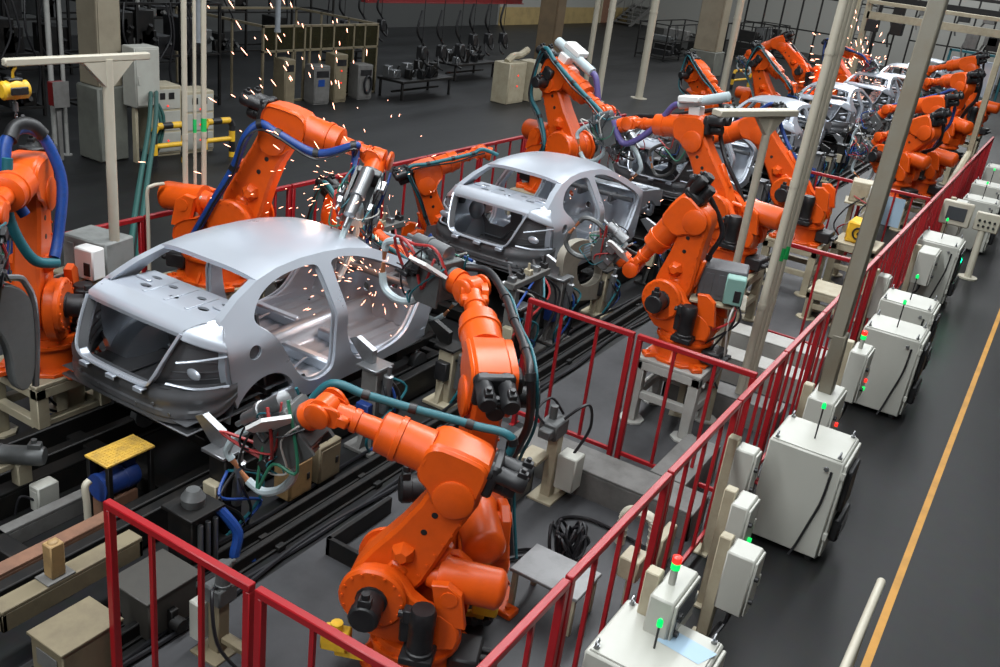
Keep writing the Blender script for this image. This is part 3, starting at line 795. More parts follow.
junction(15.0, 1.15, .45, .5, .25, .5, 'white box below the glowing green cabinet, nearer the viewer')
junction(18.6, 1.2, .5, .4, .2, .6, 'white box by the railing behind the operator screen')
# operator panel
t = thing('operator_panel', 'cream operator panel with dark screen and button board on a slanted post', 'control panel', (17.87, .78, 0))
b = B(); b.cyl((0, 0, 0), (.12, .02, .85), .06, n=14); b.cyl((0, 0, 0), (0, 0, .03), .16, n=16); obj('stand_post', b, CREAMW, t)
b = B(); b.bx(-.05, .05, -.22, .18, .84, 1.16, .015, T(.1, 0, 0)); k = obj('button_board', b, CREAMW, t)
for yy in (-.14, -.06, .02, .10):
    for zz in (.93, 1.02):
        b = B(); b.cyl((.05, yy, zz), (.03, yy, zz), .022, n=8); obj('push_button', b, BLACK, k)
b = B(); b.bx(-.05, .06, .24, .74, .82, 1.24, .02, T(.1, 0, 0)); k = obj('screen_housing', b, CREAMW, t)
b = B(); b.bx(.035, .05, .33, .64, .92, 1.15, .004); obj('screen', b, SCREEN, k)
# ------------------------------------------------------------------ poles, ducts, pipes
def pole(name, p, q, r, m, label, cat, group=None, n=14, tape=None, base=True):
    t = thing(name, label, cat, (p[0], p[1], 0), 0, group); o = Vector((p[0], p[1], 0)); P = Vector(p) - o; Q = Vector(q) - o
    b = B(); b.cyl(P, Q, r, n=n)
    if base: b.cyl(P, P + Vector((0, 0, .02)), r * 2.2, n=n)
    obj('tube', b, m, t)
    d = (Q - P).normalized()
    for zz in (.25, .5, .75): b = B(); b.prof(P.lerp(Q, zz) - d * .03, P.lerp(Q, zz) + d * .03, [(0, r * 1.12), (1, r * 1.12)], n); obj('pipe_coupling', b, m, t)
    if tape:
        b = B(); L = (Q - P).length; u = tape / L; b.prof(P.lerp(Q, u), P.lerp(Q, u + .14 / L), [(0, r * 1.06), (1, r * 1.06)], n); obj('green_band', b, mat('green marking tape', (.01, .42, .10), .4), t)
    return t
pole('conduit_pipe', (6.70, 7.7, 0), (6.70, 7.7, 9), .028, CREAMW, 'left one of three thin cream pipes rising behind the nearest car', 'pipe', 'three thin cream pipes')
pole('conduit_pipe', (6.83, 7.7, 0), (6.83, 7.7, 9), .018, CREAMW, 'middle thin cream pipe with a green band, rising behind the nearest car', 'pipe', 'three thin cream pipes', tape=2.28)
pole('conduit_pipe', (6.95, 7.7, 0), (6.95, 7.7, 9), .028, CREAMW, 'right thin cream pipe with a green band, rising behind the nearest car', 'pipe', 'three thin cream pipes', tape=2.28)
for i, (dx, r, lab) in enumerate(((0, .045, 'thickest cream pipe of the leaning bundle, on its left side'), (.14, .032, 'middle cream pipe of the leaning bundle right of the pedestal robot'), (.25, .030, 'right cream pipe of the leaning bundle beside the wide duct'))):
    pole('conduit_pipe', (9.45 + dx, 2.2 - .02 * i, 0), (9.85 + dx * 1.05, 2.2 - .02 * i, 9.0 if 0 else 5.2), r, CREAMW, lab, 'pipe', 'bundle of three leaning cream pipes', tape=1.78 if i else None)
b = B(); b.bx(-.075, .075, -.07, .07, 0, 4.2, .012, Matrix.Translation((8.55, 1.25, 1.55)) @ rotY(R(6.5)))
b.bx(-.072, .072, -.065, .065, 0, .62, .012, Matrix.Translation((8.62, 1.22, 1.0)) @ rotY(R(-7)))
one('cable_duct', b, mat('grey cream duct paint', (.18, .165, .125), .5, 0, .6, 3, (.15, .10, .05)), 'wide grey cable duct rising from a white box by the railing', 'duct')
b = B(); b.bx(-.085, .085, -.06, .06, 0, 2.6, .012, Matrix.Translation((23.1, 1.76, 1.30)) @ rotY(R(-6))); b.tube([(20.6, 1.76, 0), (20.62, 1.76, .55), (20.75, 1.76, .93), (22.0, 1.76, 1.16), (23.1, 1.76, 1.36)], .075, 8, 5)
one('cable_duct', b, CREAM, 'pale cable duct with a bend, rising behind the railing near the right edge', 'duct')
def tpole(x, y, h, x0, x1, label, flat=False):
    t = thing('overhead_arm_post', label, 'post', (x, y, 0), 0, 'cream posts with an overhead arm')
    b = B(); b.cyl((0, 0, 0), (0, 0, h), .045, n=16); b.bx(-.12, .12, -.12, .12, 0, .02, .004); obj('post', b, CREAMW, t)
    b = B(); b.bx(x0 - x, x1 - x, -.03 if not flat else -.07, .03 if not flat else .07, h - .02, h + (.04 if not flat else .05), .01); obj('arm_beam', b, CREAMW, t)
    b = B(); b.prism([(-.24, h - .02), (.24, h - .02), (.04, h - .22), (-.04, h - .22)], -.03, .03, 'y'); obj('gusset', b, CREAMW, t)
    return t
tpole(5.24, 6.95, 3.22, 4.33, 5.66, 'cream post with overhead beam carrying the yellow hoist')
tpole(10.44, 2.81, 3.12, 9.57, 10.83, 'cream post with flat topped arm beside the green box', True).rotation_euler = (0, 0, R(-23))
b = B(); b.tube([(6.31, 7.82, 0), (6.31, 7.82, 1.4), (6.31, 7.82, 1.70), (6.36, 7.8, 1.76), (6.50, 7.8, 1.76)], .02, 10)
one('bent_pipe', b, CREAMW, 'short cream pipe with bent top behind the nearest car', 'pipe')
b = B(); b.tube([(6.63, 7.45, 0), (6.63, 7.45, 1.4), (6.63, 7.45, 1.62), (6.68, 7.43, 1.68), (6.80, 7.42, 1.68)], .02, 10)
one('bent_pipe', b, CREAMW, 'short cream pipe with bent top in front of the robot balance cylinder', 'pipe')
t = thing('floor_handrail', 'cream handrail end at the lower right beside the yellow floor line', 'handrail', (5.83, .165, 0))
b = B(); b.tube([(0, 0, 1.0), (-1.0, .005, 1.0), (-1.9, .01, 1.0)], .028, 12); b.sph((0, 0, 1.0), .03); obj('rail', b, CREAMW, t)
for xx in (-.25, -1.5):
    b = B(); b.cyl((xx, .005, 0), (xx, .005, .99), .022, n=12); b.cyl((xx, .005, 0), (xx, .005, .012), .06, n=12); obj('post', b, CREAM, t)
# ------------------------------------------------------------------ pedestals
def pedestal(x, y, z, w, label, m, splay=.06, top=.04, rz=0.):
    t = thing('robot_pedestal', label, 'pedestal', (x, y, 0), rz, 'four-legged robot pedestals')
    b = B(); b.bx(-w, w, -w, w, z - top, z, .008)
    for s in (1, -1): b.bx(-w, w, s * w - s * .09, s * w, z - .13, z - top, .006); b.bx(s * w - s * .09, s * w, -w, w, z - .13, z - top, .006)
    obj('top_frame', b, m, t)
    for sx in (1, -1):
        for sy in (1, -1):
            b = B(); cx, cy = sx * (w - .06), sy * (w - .06)
            b.bx(cx - .055, cx + .055, cy - .055, cy + .055, .02, z - .12, .008); b.prism(circle(cx, cy, .14, 8, PI / 8, PI / 8 + 2 * PI), 0, .022, 'z'); obj('leg', b, m, t)
    b = B()
    for s in (1, -1):
        zz = z * .38; b.bx(-w + .1, w - .1, s * (w - .10), s * (w - .02), zz, zz + .08, .006); b.bx(s * (w - .10), s * (w - .02), -w + .1, w - .1, zz, zz + .08, .006)
    obj('brace', b, m, t)
    return t
pedestal(8.88, 2.74, .75, .36, 'grey four-legged pedestal behind the cross railing', PED)
pedestal(4.48, 6.9, .70, .36, 'cream four-legged pedestal at the far left with octagonal feet', CREAM)
pedestal(12.26, 3.41, .80, .42, 'cream pedestal under the robot with the level forearm', CREAM)
pedestal(14.7, 3.1, .75, .42, 'cream pedestal just right of the cream pipe bundle', CREAM)
pedestal(13.41, 6.95, .80, .42, 'cream pedestal hidden behind the roof of the second car', CREAM)
pedestal(6.78, 7.34, .80, .42, 'cream pedestal seen through the rear window of the nearest car', CREAM)
for xx, yy, hh, lb in ((20.5, 2.75, .6, 'cream pedestal under the leaning far right robot'), (21.5, 2.45, .6, 'cream pedestal under the upright twin robot'), (26.8, 2.7, .6, 'cream pedestal near the upper right end of the railing'),
                  (32.5, 2.7, .6, 'farthest cream pedestal on the right side'), (22.3, 7.6, .6, 'cream pedestal beyond the third car'), (34.1, 8.15, .6, 'distant cream pedestal clear of the cars'), (32.9, 6.95, .6, 'distant cream pedestal beside the sparks'), (26.2, 7.5, .4, 'low cream pedestal beside the fourth car')):
    pedestal(xx, yy, hh, .40, lb, CREAM)
pedestal(15.6, 2.35, .72, .34, 'empty cream stand holding the yellow case behind the short cross railing', CREAM)
pedestal(13.6, 2.2, .45, .30, 'low empty cream stand beside the short cross railing', CREAM)
# ------------------------------------------------------------------ boxes beside the robots
def robobox(x, y, z, rz, label, m, face, hh=.34, ww=.5, dd=.36, posth=None):
    t = thing('interface_box', label, 'electrical box', (x, y, 0), rz, 'interface boxes beside robots')
    b = B(); b.bx(-ww / 2, ww / 2, -dd / 2, dd / 2, z, z + hh, .015)
    for k in range(3): b.bx(-ww / 2 + .06 + .13 * k, -ww / 2 + .14 + .13 * k, -dd / 2 - .006, -dd / 2, z + .06, z + hh - .06, .003)
    obj('body', b, m, t)
    b = B(); b.bx(ww * .08, ww * .50, -dd / 2 - .16, -dd / 2 - .006, z + .04, z + hh - .02, .012); k = obj('front_box', b, face, t)
    b = B(); b.bx(ww * .30, ww * .44, -dd / 2 - .168, -dd / 2 - .159, z + .08, z + .2, .003); obj('dark_label', b, BLACK, k)
    for sx in (-1, 1):
        b = B(); b.bx(sx * ww * .35 - .035, sx * ww * .35 + .035, -.035, .035, 0, z, .006); b.bx(sx * ww * .35 - .09, sx * ww * .35 + .09, -.09, .09, 0, .015, .003); obj('leg', b, CREAM, t)
    b = B(); b.bx(-ww / 2 - .05, ww / 2 + .05, -dd / 2 - .1, dd / 2 + .03, z - .03, z - .001, .006); obj('tray', b, CREAM, t)
    rn = random.Random(int(x * 77)); 
    for c in (REDC, RUBBER, RUBBER, WHITEC):
        b = B(); b.tube([(rn.uniform(-.2, .2), -dd / 2, z + .1), (rn.uniform(-.3, .3), -dd / 2 - .2, z - .1), (rn.uniform(-.4, .2), -dd / 2 - .1, z * .6), (rn.uniform(-.2, .2), -.05, z * .3)], .012, 6); obj('cable', b, c, t)
    return t
robobox(5.22, 7.15, 1.30, R(-80), 'grey interface box with white front unit left of the nearest car boot', mat('weathered grey box paint', (.22, .23, .22), .5, 0, .5, 6), PLAST)
robobox(9.12, 2.55, 1.42, R(-75), 'dark interface box with grey green front beside the pedestal robot', mat('dark box paint', (.07, .07, .075), .5, 0, .4, 6), GREEND, ww=.46)
robobox(16.6, 2.6, 1.15, R(-80), 'cream interface box beside the far cross railing', CREAM, CABW)
t = thing('tool_case', 'yellow case with black hand wheel on the cream stand', 'case', (15.6, 2.35, .72))
b = B(); b.bx(-.22, .22, -.2, .2, 0, .34, .03); obj('shell', b, YEL, t)
b = B(); b.tube([(-.235, .09 * math.cos(a), .17 + .09 * math.sin(a)) for a in [k * PI / 6 for k in range(12)]], .014, 6, 2, True); b.cyl((-.22, 0, .17), (-.25, 0, .17), .03, n=10); obj('hand_wheel', b, BLACK, t)
# ------------------------------------------------------------------ conveyor, carriers, clamp towers
def rail(y, x0, x1, z0, z1, w, m, label, cat='rail'):
    b = B(); b.bx(x0, x1, y - w / 2, y + w / 2, z0, z1, .01); b.bx(x0, x1, y - w * .9, y + w * .9, 0.001, .025, .004)
    k = x0 + .4
    while k < x1: b.bx(k, k + .08, y - w * 1.3, y + w * 1.3, .002, .05, .005); k += 1.2
    return one('floor_rail', b, m, label, cat, 'long rails under the cars')
rail(4.25, .5, 50, .0, .12, .06, DARK, 'dark floor rail nearest the front robots')
rail(4.42, .5, 50, .0, .12, .05, DARK, 'second dark floor rail, just behind the nearest rail')
rail(5.25, .5, 50, .0, .20, .10, DARK, 'dark inner rail running under the cars, near side')
rail(6.35, .5, 50, .0, .20, .10, DARK, 'dark inner rail running under the cars, far side')
b = B()
b.bx(.5, 50, 4.95, 5.05, .02, .30, .01); b.bx(.5, 50, 6.52, 6.62, .02, .30, .01)
for i in range(40): b.bx(.6 + 1.25 * i, .75 + 1.25 * i, 4.9, 6.65, .02, .16, .01)
one('conveyor_bed', b, DARK, 'dark conveyor bed under the whole row of cars', 'conveyor')
CARN = ['nearest', 'second', 'third', 'fourth', 'fifth', 'sixth', 'seventh', 'last']
def carrier():
    t = thing('car_carrier', 'dark carrier frame under the nearest car body', 'carrier', (0, 0, 0), 0, 'carrier frames under the cars')
    b = B()
    for s in (1, -1): b.bx(.5, 3.7, s * .46, s * .56, .36, .46, .01)
    for x in (.55, 1.6, 2.6, 3.6): b.bx(x - .05, x + .05, -.7, .7, .33, .42, .01)
    obj('frame', b, DARK, t)
    for x in (.95, 2.9):
        for s in (1, -1):
            b = B(); b.bx(x - .06, x + .06, s * .54, s * .66, .42, .62, .008); b.cyl((x, s * .60, .62), (x, s * .60, .72), .03, .02, 10); obj('support_post', b, CREAM if x < 2 else DARK, t)
    for x in (.7, 2.0, 3.4):
        for s in (1, -1):
            b = B(); b.cyl((x, s * .50, .20), (x, s * .58, .20), .12, n=18); b.bx(x - .04, x + .04, s * .49, s * .53, .2, .36, .005); obj('roller', b, STEEL, t)
    return t
ca = carrier(); ca.location = (CARX[0], 5.78, 0)
for i in range(1, 8): dup(ca, (CARX[i], 5.78, 0), label='dark carrier frame under the %s car body' % CARN[i])
def clamp_tower(kind, label):
    rn = random.Random(kind)
    t = thing('clamp_tower', label, 'clamp stand', (0, 0, 0), 0, 'clamp stands along the conveyor')
    b = B(); b.bx(-.09, .09, -.09, .09, .0, .62 + .1 * kind, .01); b.bx(-.2, .2, -.16, .16, 0, .04, .006); b.prism([(-.09, .04), (-.19, .04), (-.09, .3)], -.02, .02, 'y')
    obj('column', b, (CREAM, DARK, CONC)[kind], t)
    b = B(); z = .62 + .1 * kind
    b.bx(-.13, .13, -.11, .13, z, z + .03, .005); b.prism([(.02, z), (.02, z + .16), (.22, z + .24), (.30, z + .20), (.20, z + .10), (.10, z)], -.03, .03, 'x'); obj('clamp_arm', b, STEEL if kind else DARK, t)
    b = B(); b.prof((.0, -.06, z - .42), (.0, -.1, z + .06), [(0, .04), (.1, .045), (.8, .045), (.82, .02), (1, .02)], 12, T(0, -.06, 0)); obj('air_cylinder', b, STEEL, t)
    b = B(); b.bx(-.17, -.09, -.07, .07, .3, .5, .008); obj('valve_box', b, (BLACK, CREAM, BLUEM)[kind], t)
    for c in (TEAL, RUBBER, BLUEH, RUBBER):
        b = B(); b.tube([(rn.uniform(-.1, .1), -.1, z - .1), (rn.uniform(-.25, .25), -.2, z * .7), (rn.uniform(-.3, .3), -.18, z * .35), (rn.uniform(-.2, .2), -.12, .05)], .013, 6); obj('air_hose', b, c, t)
    return t
towers = [clamp_tower(k, None) for k in range(3)]
first = [True] * 3
n = 0
for i in range(7):
    for j, dx in enumerate((.35, 1.75, 3.1, 4.5)):
        for s in (1, -1):
            k = (i + j + (s > 0)) % 3
            lab = 'clamp stand on the %s side of the %s car, %s' % ('near' if s > 0 else 'far', CARN[i], ('under its boot', 'below its rear door', 'below its front door', 'in the gap ahead of it')[j])
            loc = (CARX[i] + dx + .1 * ((n * 7) % 5 - 2), 5.78 - s * 1.08, 0); rz = 0 if s > 0 else PI
            if first[k]: towers[k].location = loc; towers[k].rotation_euler = (0, 0, rz); towers[k]['label'] = lab; first[k] = False
            else: dup(towers[k], loc, rz, lab)
            n += 1
# tall fixtures in the gaps between cars
def fixture(x, y, h, seed, label):
    rn = random.Random(seed); t = thing('locating_fixture', label, 'fixture', (x, y, 0), 0, 'dark fixtures in the gaps between the cars')
    b = B()
    for dx in (-.3, .3): b.bx(dx - .05, dx + .05, -.06, .06, 0, h, .008)
    b.bx(-.42, .42, -.07, .07, h, h + .08, .01); b.bx(-.3, .3, -.04, .04, h * .5, h * .5 + .06, .006); b.bx(-.45, .45, -.15, .15, 0, .04, .005)
    obj('frame', b, DARK if seed % 2 else CONC, t)
    for k in range(5):
        b = B(); dx = -.36 + .18 * k; b.cyl((dx, 0, h + .08), (dx, rn.uniform(-.1, .1), h + rn.uniform(.16, .30)), .022, .014, 8); b.cb((dx, 0, h + .11), (.07, .09, .07), .006); obj('locator_pin', b, (STEEL, BLACK, CREAM)[k % 3], t)
    for k in range(7):
        b = B(); b.tube([(rn.uniform(-.35, .35), -.06, h), (rn.uniform(-.5, .5), rn.uniform(-.3, -.1), h * .8), (rn.uniform(-.5, .5), rn.uniform(-.3, .1), h * .45), (rn.uniform(-.3, .3), -.06, .06)], .014, 6); obj('air_hose', b, (TEAL, RUBBER, REDC, RUBBER, BLUEH, WHITEC, RUBBER)[k], t)
    return t
for i in range(6):
    fixture(CARX[i] + 4.75, 4.75, .95, i, 'dark locating fixture with hoses ahead of the %s car, near side' % CARN[i])
    fixture(CARX[i] + 4.7, 6.85, 1.0, i + 20, 'dark locating fixture with hoses ahead of the %s car, far side' % CARN[i])
# large grippers
t = thing('gripper_frame', 'cream gripper frame with U-shaped opening hanging below the second car side', 'gripper', (10.2, 4.72, 0), 0)
b = B()
O = chaikin([(-.50, 1.12), (-.19, 1.27), (.40, 1.14), (.95, .80), (1.30, .46), (1.24, .14), (.5, .30), (-.16, .45), (-.30, .62)], 2)
Hh = chaikin([(-.10, .96), (.32, .96), (.70, .78), (.76, .48), (.14, .54)], 2)
panel(b, O, [Hh], .08, lambda x, z: (x, -.05, z), lambda x, z: (x, .05, z)); obj('plate', b, mat('warm grey gripper paint', (.25, .23, .185), .5, 0, .3, 4), t)
b = B()
for k in range(4): b.bx(.08, .26, -.054, -.0505, 1.0 + .035 * k, 1.02 + .035 * k, 0)
obj('notice_lines', b, PAPER, t)
b = B(); b.bx(.2, .34, .0, .12, 0, .45, .01); b.bx(.1, .44, -.1, .2, 0, .03, .005); obj('stand_post', b, DARK, t)
t = thing('gun_yoke', 'dark grey rounded gun yoke standing at the left edge before the cream pedestal', 'gun yoke', (3.4, 5.9, 0))
O = chaikin([(-.9, 2.06), (.10, 2.00), (.31, 1.86), (.33, 1.60), (.29, 1.12), (.13, 1.12), (.12, 1.5), (.0, 1.72), (-.9, 1.80)], 2)
b = B(); b.prism(O, -.05, .05, 'y', bev=.012); obj('plate', b, mat('grey yoke paint', (.16, .17, .17), .42, .2, .3, 5), t)
b = B(); b.tube([(-.9, -.03, 2.07), (.10, -.03, 2.01), (.30, -.03, 1.90), (.34, -.03, 1.6), (.30, -.03, 1.12)], .025, 8); obj('edge_tube', b, STEEL, t)
b = B(); b.bx(-.86, -.72, .05, .15, 0, 1.95, .01); b.bx(-.98, -.6, -.1, .3, 0, .03, .006); obj('stand_post', b, DARK, t)
# ------------------------------------------------------------------ hoist and hanging hoses
t = thing('chain_hoist', 'yellow chain hoist hanging from the cream overhead beam', 'hoist', (4.40, 6.95, 3.03)); t.scale = (.72, .72, .85)
b = B(); b.sph((0, 0, 0), .13, (1, .8, .75), 14, 10); b.cyl((-.15, 0, -.01), (.16, 0, -.01), .085, n=16, ch=.02); obj('housing', b, YEL, t)
b = B(); b.bx(-.10, .10, -.115, -.09, -.04, .03, .008); b.bx(-.08, .08, -.06, .06, .07, .1, .01); obj('dark_cover', b, BLACK, t)
b = B(); b.tube([(0, 0, .08), (0, 0, .15), (.035, 0, .19), (.03, 0, .24), (-.01, 0, .25), (-.04, 0, .22)], .016, 8); obj('hook', b, YEL, t)
b = B()
for k in range(9): b.tube([(.014 * math.cos(a) * (k % 2), .014 * math.cos(a) * (1 - k % 2), -.10 - .028 * k + .02 * math.sin(a)) for a in [q * PI / 4 for q in range(8)]], .005, 5, 2, True)
b.cyl((0, 0, -.12), (0, 0, -.2), .03, n=10); obj('chain', b, STEEL, t)
t = thing('hose_loop', 'thick blue sleeved hose arch hanging under the yellow hoist', 'hose', (4.33, 6.75, 2.78)); t.scale = (.78, .78, .85)
b = B(); b.tube([(-.22, -.25, -.72), (-.32, -.16, -.45), (-.22, -.05, -.1), (0, 0, .0), (.18, -.05, -.12), (.26, -.16, -.5), (.12, -.26, -.95), (.0, -.34, -1.15)], .055, 12, 8); obj('hose', b, BLUEH, t)
b = B(); b.tube([(-.19, -.05, -.08), (-.1, -.0, .0), (0, 0, .03), (.1, -.02, .0), (.17, -.05, -.08)], .068, 12, 5); b.cyl((0, 0, .04), (.02, .04, .1), .02, n=8); obj('saddle', b, BLACK, t)
b = B(); b.tube([(-.32, -.2, -.2), (-.38, -.24, -.7), (-.25, -.36, -1.1), (.02, -.36, -1.2)], .05, 10, 8); obj('branch_hose', b, TEAL, t)
# ------------------------------------------------------------------ floor items in the robot cells
def floor_beam(x0, x1, y0, y1, z0, z1, m, label):
    b = B(); b.bx(x0, x1, y0, y1, z1 - .03, z1, .006)
    for (a, c) in ((y0, y0 + .03), (y1 - .03, y1)): b.bx(x0, x1, a, c, z0, z1 - .03, .004)
    for (a, c) in ((x0, x0 + .03), (x1 - .03, x1)): b.bx(a, c, y0, y1, z0, z1 - .03, .004)
    return one('floor_beam', b, m, label, 'floor beam', 'hollow beams and cable troughs on the cell floor')
floor_beam(6.85, 7.25, 1.72, 3.58, 0, .28, CONC, 'long grey floor trough just before the red cross railing')
floor_beam(5.75, 6.65, 3.15, 3.42, 0, .28, CONC, 'short grey floor trough left of the sensor stand')
floor_beam(7.27, 8.2, 1.95, 2.30, 0, .28, CONC, 'grey floor trough running under the cross railing towards the pedestal')
floor_beam(9.3, 9.6, 1.7, 3.0, 0, .30, CONC, 'pale grey floor trough behind the cream pipe bundle')
floor_beam(10.3, 10.65, 1.7, 3.3, 0, .32, PED, 'pale floor trough right of the cream pipe bundle, nearer one')
floor_beam(11.1, 11.45, 1.7, 3.3, 0, .34, PED, 'pale floor trough right of the cream pipe bundle, farther one')
floor_beam(2.55, 3.58, 4.58, 4.72, .30, .46, OLDC, 'dull cream floor beam at lower left behind the railing corner post')
floor_beam(1.0, 3.75, 5.10, 5.22, .06, .30, WOODB, 'rusty brown floor beam at lower left')
floor_beam(.8, 4.15, 5.66, 5.76, .0, .16, CONC, 'pale grey rail beam at lower left leading to the yellow step')
floor_beam(.8, 4.3, 6.02, 6.16, .0, .22, DARK, 'dark rail beam at lower left beyond the pale one')
b = B(); b.bx(4.72, 4.76, 3.35, 3.9, 0, .16, .004); b.bx(4.72, 5.5, 3.86, 3.9, 0, .16, .004)
one('floor_curb', b, DARK, 'low black angle strip on the floor beside the nearest robot', 'floor strip')
t = thing('sensor_stand', 'grey sensor stand with white box before the red cross railing', 'sensor stand', (6.66, 3.0, 0))
b = B(); b.bx(-.05, .05, -.05, .05, 0, .72, .006); b.bx(-.16, .16, -.12, .12, 0, .025, .004); obj('post', b, CREAM, t)
b = B(); b.bx(-.02, .16, -.24, -.05, .12, .46, .012); obj('white_box', b, CABW, t)
b = B(); b.bx(-.14, .10, -.06, .12, .62, .78, .015); b.cyl((-.02, .05, .78), (-.02, .05, .9), .035, n=10); b.bx(-.22, -.10, -.04, .08, .66, .74, .01); obj('sensor_head', b, GUNM, t)
b = B(); b.bx(-.26, .0, .02, .22, .40, .44, .006); obj('bracket', b, CREAM, t)
b = B(); b.tube([(0, -.05, .8), (.12, -.2, .95), (.2, -.22, .7), (.1, -.15, .45)], .014, 7); b.tube([(-.1, .0, .7), (-.15, .15, .85), (0, .1, .95), (.08, 0, .8)], .012, 7); obj('cable', b, RUBBER, t)
t = thing('steel_table', 'low grey steel table inside the railing', 'table', (5.32, 2.22, 0))
b = B(); b.bx(-.2, .2, -.28, .28, .32, .35, .006); obj('table_top', b, mat('worn steel plate', (.22, .22, .22), .5, .3, .5, 4), t)
for sx in (-1, 1):
    for sy in (-1, 1):
        b = B(); b.bx(sx * .17 - .02, sx * .17 + .02, sy * .24 - .02, sy * .24 + .02, 0, .32, .004); obj('leg', b, CREAM, t)
rn = random.Random(5); b = B()
for k in range(9):
    cx, cy = rn.uniform(-.06, .06), rn.uniform(-.06, .06); a0 = rn.uniform(0, 6)
    b.tube([(cx + .13 * math.cos(a0 + q) + .02 * rn.random(), cy + .10 * math.sin(a0 + q) * rn.uniform(.6, 1.1), .16 + .13 * math.sin(q * 2 + k)) for q in [j * PI / 3 for j in range(6)]], .014, 6, 5, True)
b.tube([(-.05, .0, .03), (-.15, .3, .03), (-.5, .45, .03), (-.9, .3, .03)], .018, 6); b.tube([(.0, 0, .03), (.35, .3, .03), (.6, .1, .03), (.55, -.5, .03)], .018, 6); b.tube([(-.08, .0, .03), (-.25, .26, .03), (-.55, .38, .03), (-.9, .2, .03)], .016, 6)
one('cable_coil', b, RUBBER, 'tangled coil of black cable on the cell floor near the low table', 'cable', loc=(5.95, 2.42, 0))
t = thing('elbow_hose', 'cream corrugated elbow hose behind the near railing', 'hose', (6.45, 2.05, 0))
b = B(); P = [(0, .12, 0), (0, .12, .25), (0, .08, .34), (-.0, -.04, .36), (.0, -.14, .30), (0, -.16, .0)]; b.tube(P, .045, 12, 6)
for p in spline(P, 5)[2:-2]: b.sph(p, .052, (1, 1, .5), 10, 6)
obj('hose', b, CREAMW, t)
b = B(); b.bx(-.2, .12, -.30, -.22, 0, .32, .01); obj('support_plate', b, CREAM, t)
t = thing('pull_box', 'cream box with an orange tag on the inner side of the near railing', 'electrical box', (5.75, 1.72, 0))
b = B(); b.bx(-.10, .10, .0, .16, .28, .46, .01); obj('body', b, CREAM, t)
b = B(); b.bx(-.03, .03, .06, .1, 0, .28, .005); obj('leg', b, CREAM, t)
b = B(); b.prism([(-.04, .46), (.05, .46), (.03, .58), (-.02, .56)], .06, .075, 'y'); obj('tag_plate', b, mat('orange red tag', (.8, .10, .03), .5), t)
# left foreground
t = thing('floor_cabinet', 'cream box cabinet at the lower left corner', 'cabinet', (2.76, 4.17, 0))
b = B(); b.bx(-.20, .20, -.15, .15, .03, .44, .008); b.bx(-.215, .215, -.165, .165, .44, .46, .004); obj('body', b, OLDC, t)
b = B(); b.bx(-.208, -.201, -.10, .09, .26, .38, .002); obj('pale_label', b, CONC, t)
b = B(); b.bx(-.19, .19, -.14, .14, 0, .03, 0); b.tube([(-.2, -.1, .2), (-.35, -.12, .15), (-.4, .1, .1)], .015, 6); obj('skid', b, BLACK, t)
t = thing('stub_post', 'rusty cream stub post standing on the cream floor beam', 'post', (2.96, 4.65, .46))
b = B(); b.bx(-.05, .05, -.045, .045, .012, .26, .008); b.sph((0, 0, .26), .035, (1, 1, .5)); obj('post', b, mat('rusty cream paint', (.30, .19, .08), .55, 0, .6, 6), t)
b = B(); b.bx(-.1, .1, -.07, .07, 0, .012, .003); obj('foot_plate', b, CONC, t)
t = thing('floor_box', 'grey weathered box behind the red front railing', 'box', (3.45, 4.30, 0))
b = B(); b.bx(-.20, .20, -.18, .18, .0, .33, .012); b.bx(-.23, .23, -.2, .2, .33, .35, .005); obj('body', b, mat('oily grey box paint', (.045, .042, .036), .5, 0, .6, 6), t)
b = B(); b.bx(-.06, .0, -.23, -.18, 0, .2, .006); b.cyl((-.03, -.22, .1), (-.03, -.30, .1), .05, n=12); obj('coupling', b, DARK, t)
t = thing('step_platform', 'step platform with worn yellow chequered tread in front of the nearest car', 'step', (4.06, 5.42, 0))
b = B(); b.bx(-.22, .22, -.13, .13, .58, .60, .004)
for i in range(14):
    for j in range(8): b.bx(-.205 + .03 * i, -.192 + .03 * i, -.115 + .03 * j, -.108 + .03 * j, .60, .604, 0, )
obj('tread', b, mat('worn yellow tread', (.62, .38, .06), .5, .1, .6, 14, (.10, .08, .05)), t)
for sx in (-1, 1):
    for sy in (-1, 1):
        b = B(); b.bx(sx * .19 - .02, sx * .19 + .02, sy * .11 - .02, sy * .11 + .02, 0, .58, .004); obj('leg', b, DARK, t)
t = thing('drive_motor', 'blue motor under the yellow step', 'motor', (4.0, 5.42, .0))
b = B(); motor(b, (-.16, 0, .36), (.18, 0, .36), .10); obj('motor_body', b, BLUEM, t)
b = B(); b.bx(-.15, .15, -.08, .08, 0, .25, .01); obj('stand', b, WOODB, t)
b = B(); b.tube([(-.26, -.06, .5), (-.3, -.06, .46), (-.3, -.07, .3), (-.3, -.07, .0)], .028, 10); obj('pipe', b, CREAMW, t)
t = thing('drive_motor', 'grey motor on cream stand near the left edge', 'motor', (3.66, 6.08, 0))
b = B(); motor(b, (-.12, .12, .47), (.10, -.16, .47), .075); obj('motor_body', b, GUNM, t)
b = B(); b.bx(-.06, .06, -.05, .05, 0, .40, .01); b.bx(-.25, .12, .0, .1, .36, .41, .006); obj('stand', b, CREAM, t)
t = thing('floor_cabinet', 'small white box under the grey motor at the left edge', 'box', (3.72, 5.90, 0))
b = B(); b.bx(-.09, .09, -.06, .06, .03, .26, .01); b.bx(-.095, -.09, -.04, .04, .06, .22, .002); obj('body', b, CABG, t)
b = B(); b.bx(-.05, .05, -.03, .03, 0, .03, 0); b.tube([(-.09, 0, .14), (-.18, .03, .2), (-.22, .05, .05)], .01, 6); obj('cable', b, RUBBER, t)
t = thing('valve_stand', 'pale valve stand with grey motor behind the red front railing', 'valve stand', (3.5, 3.75, 0))
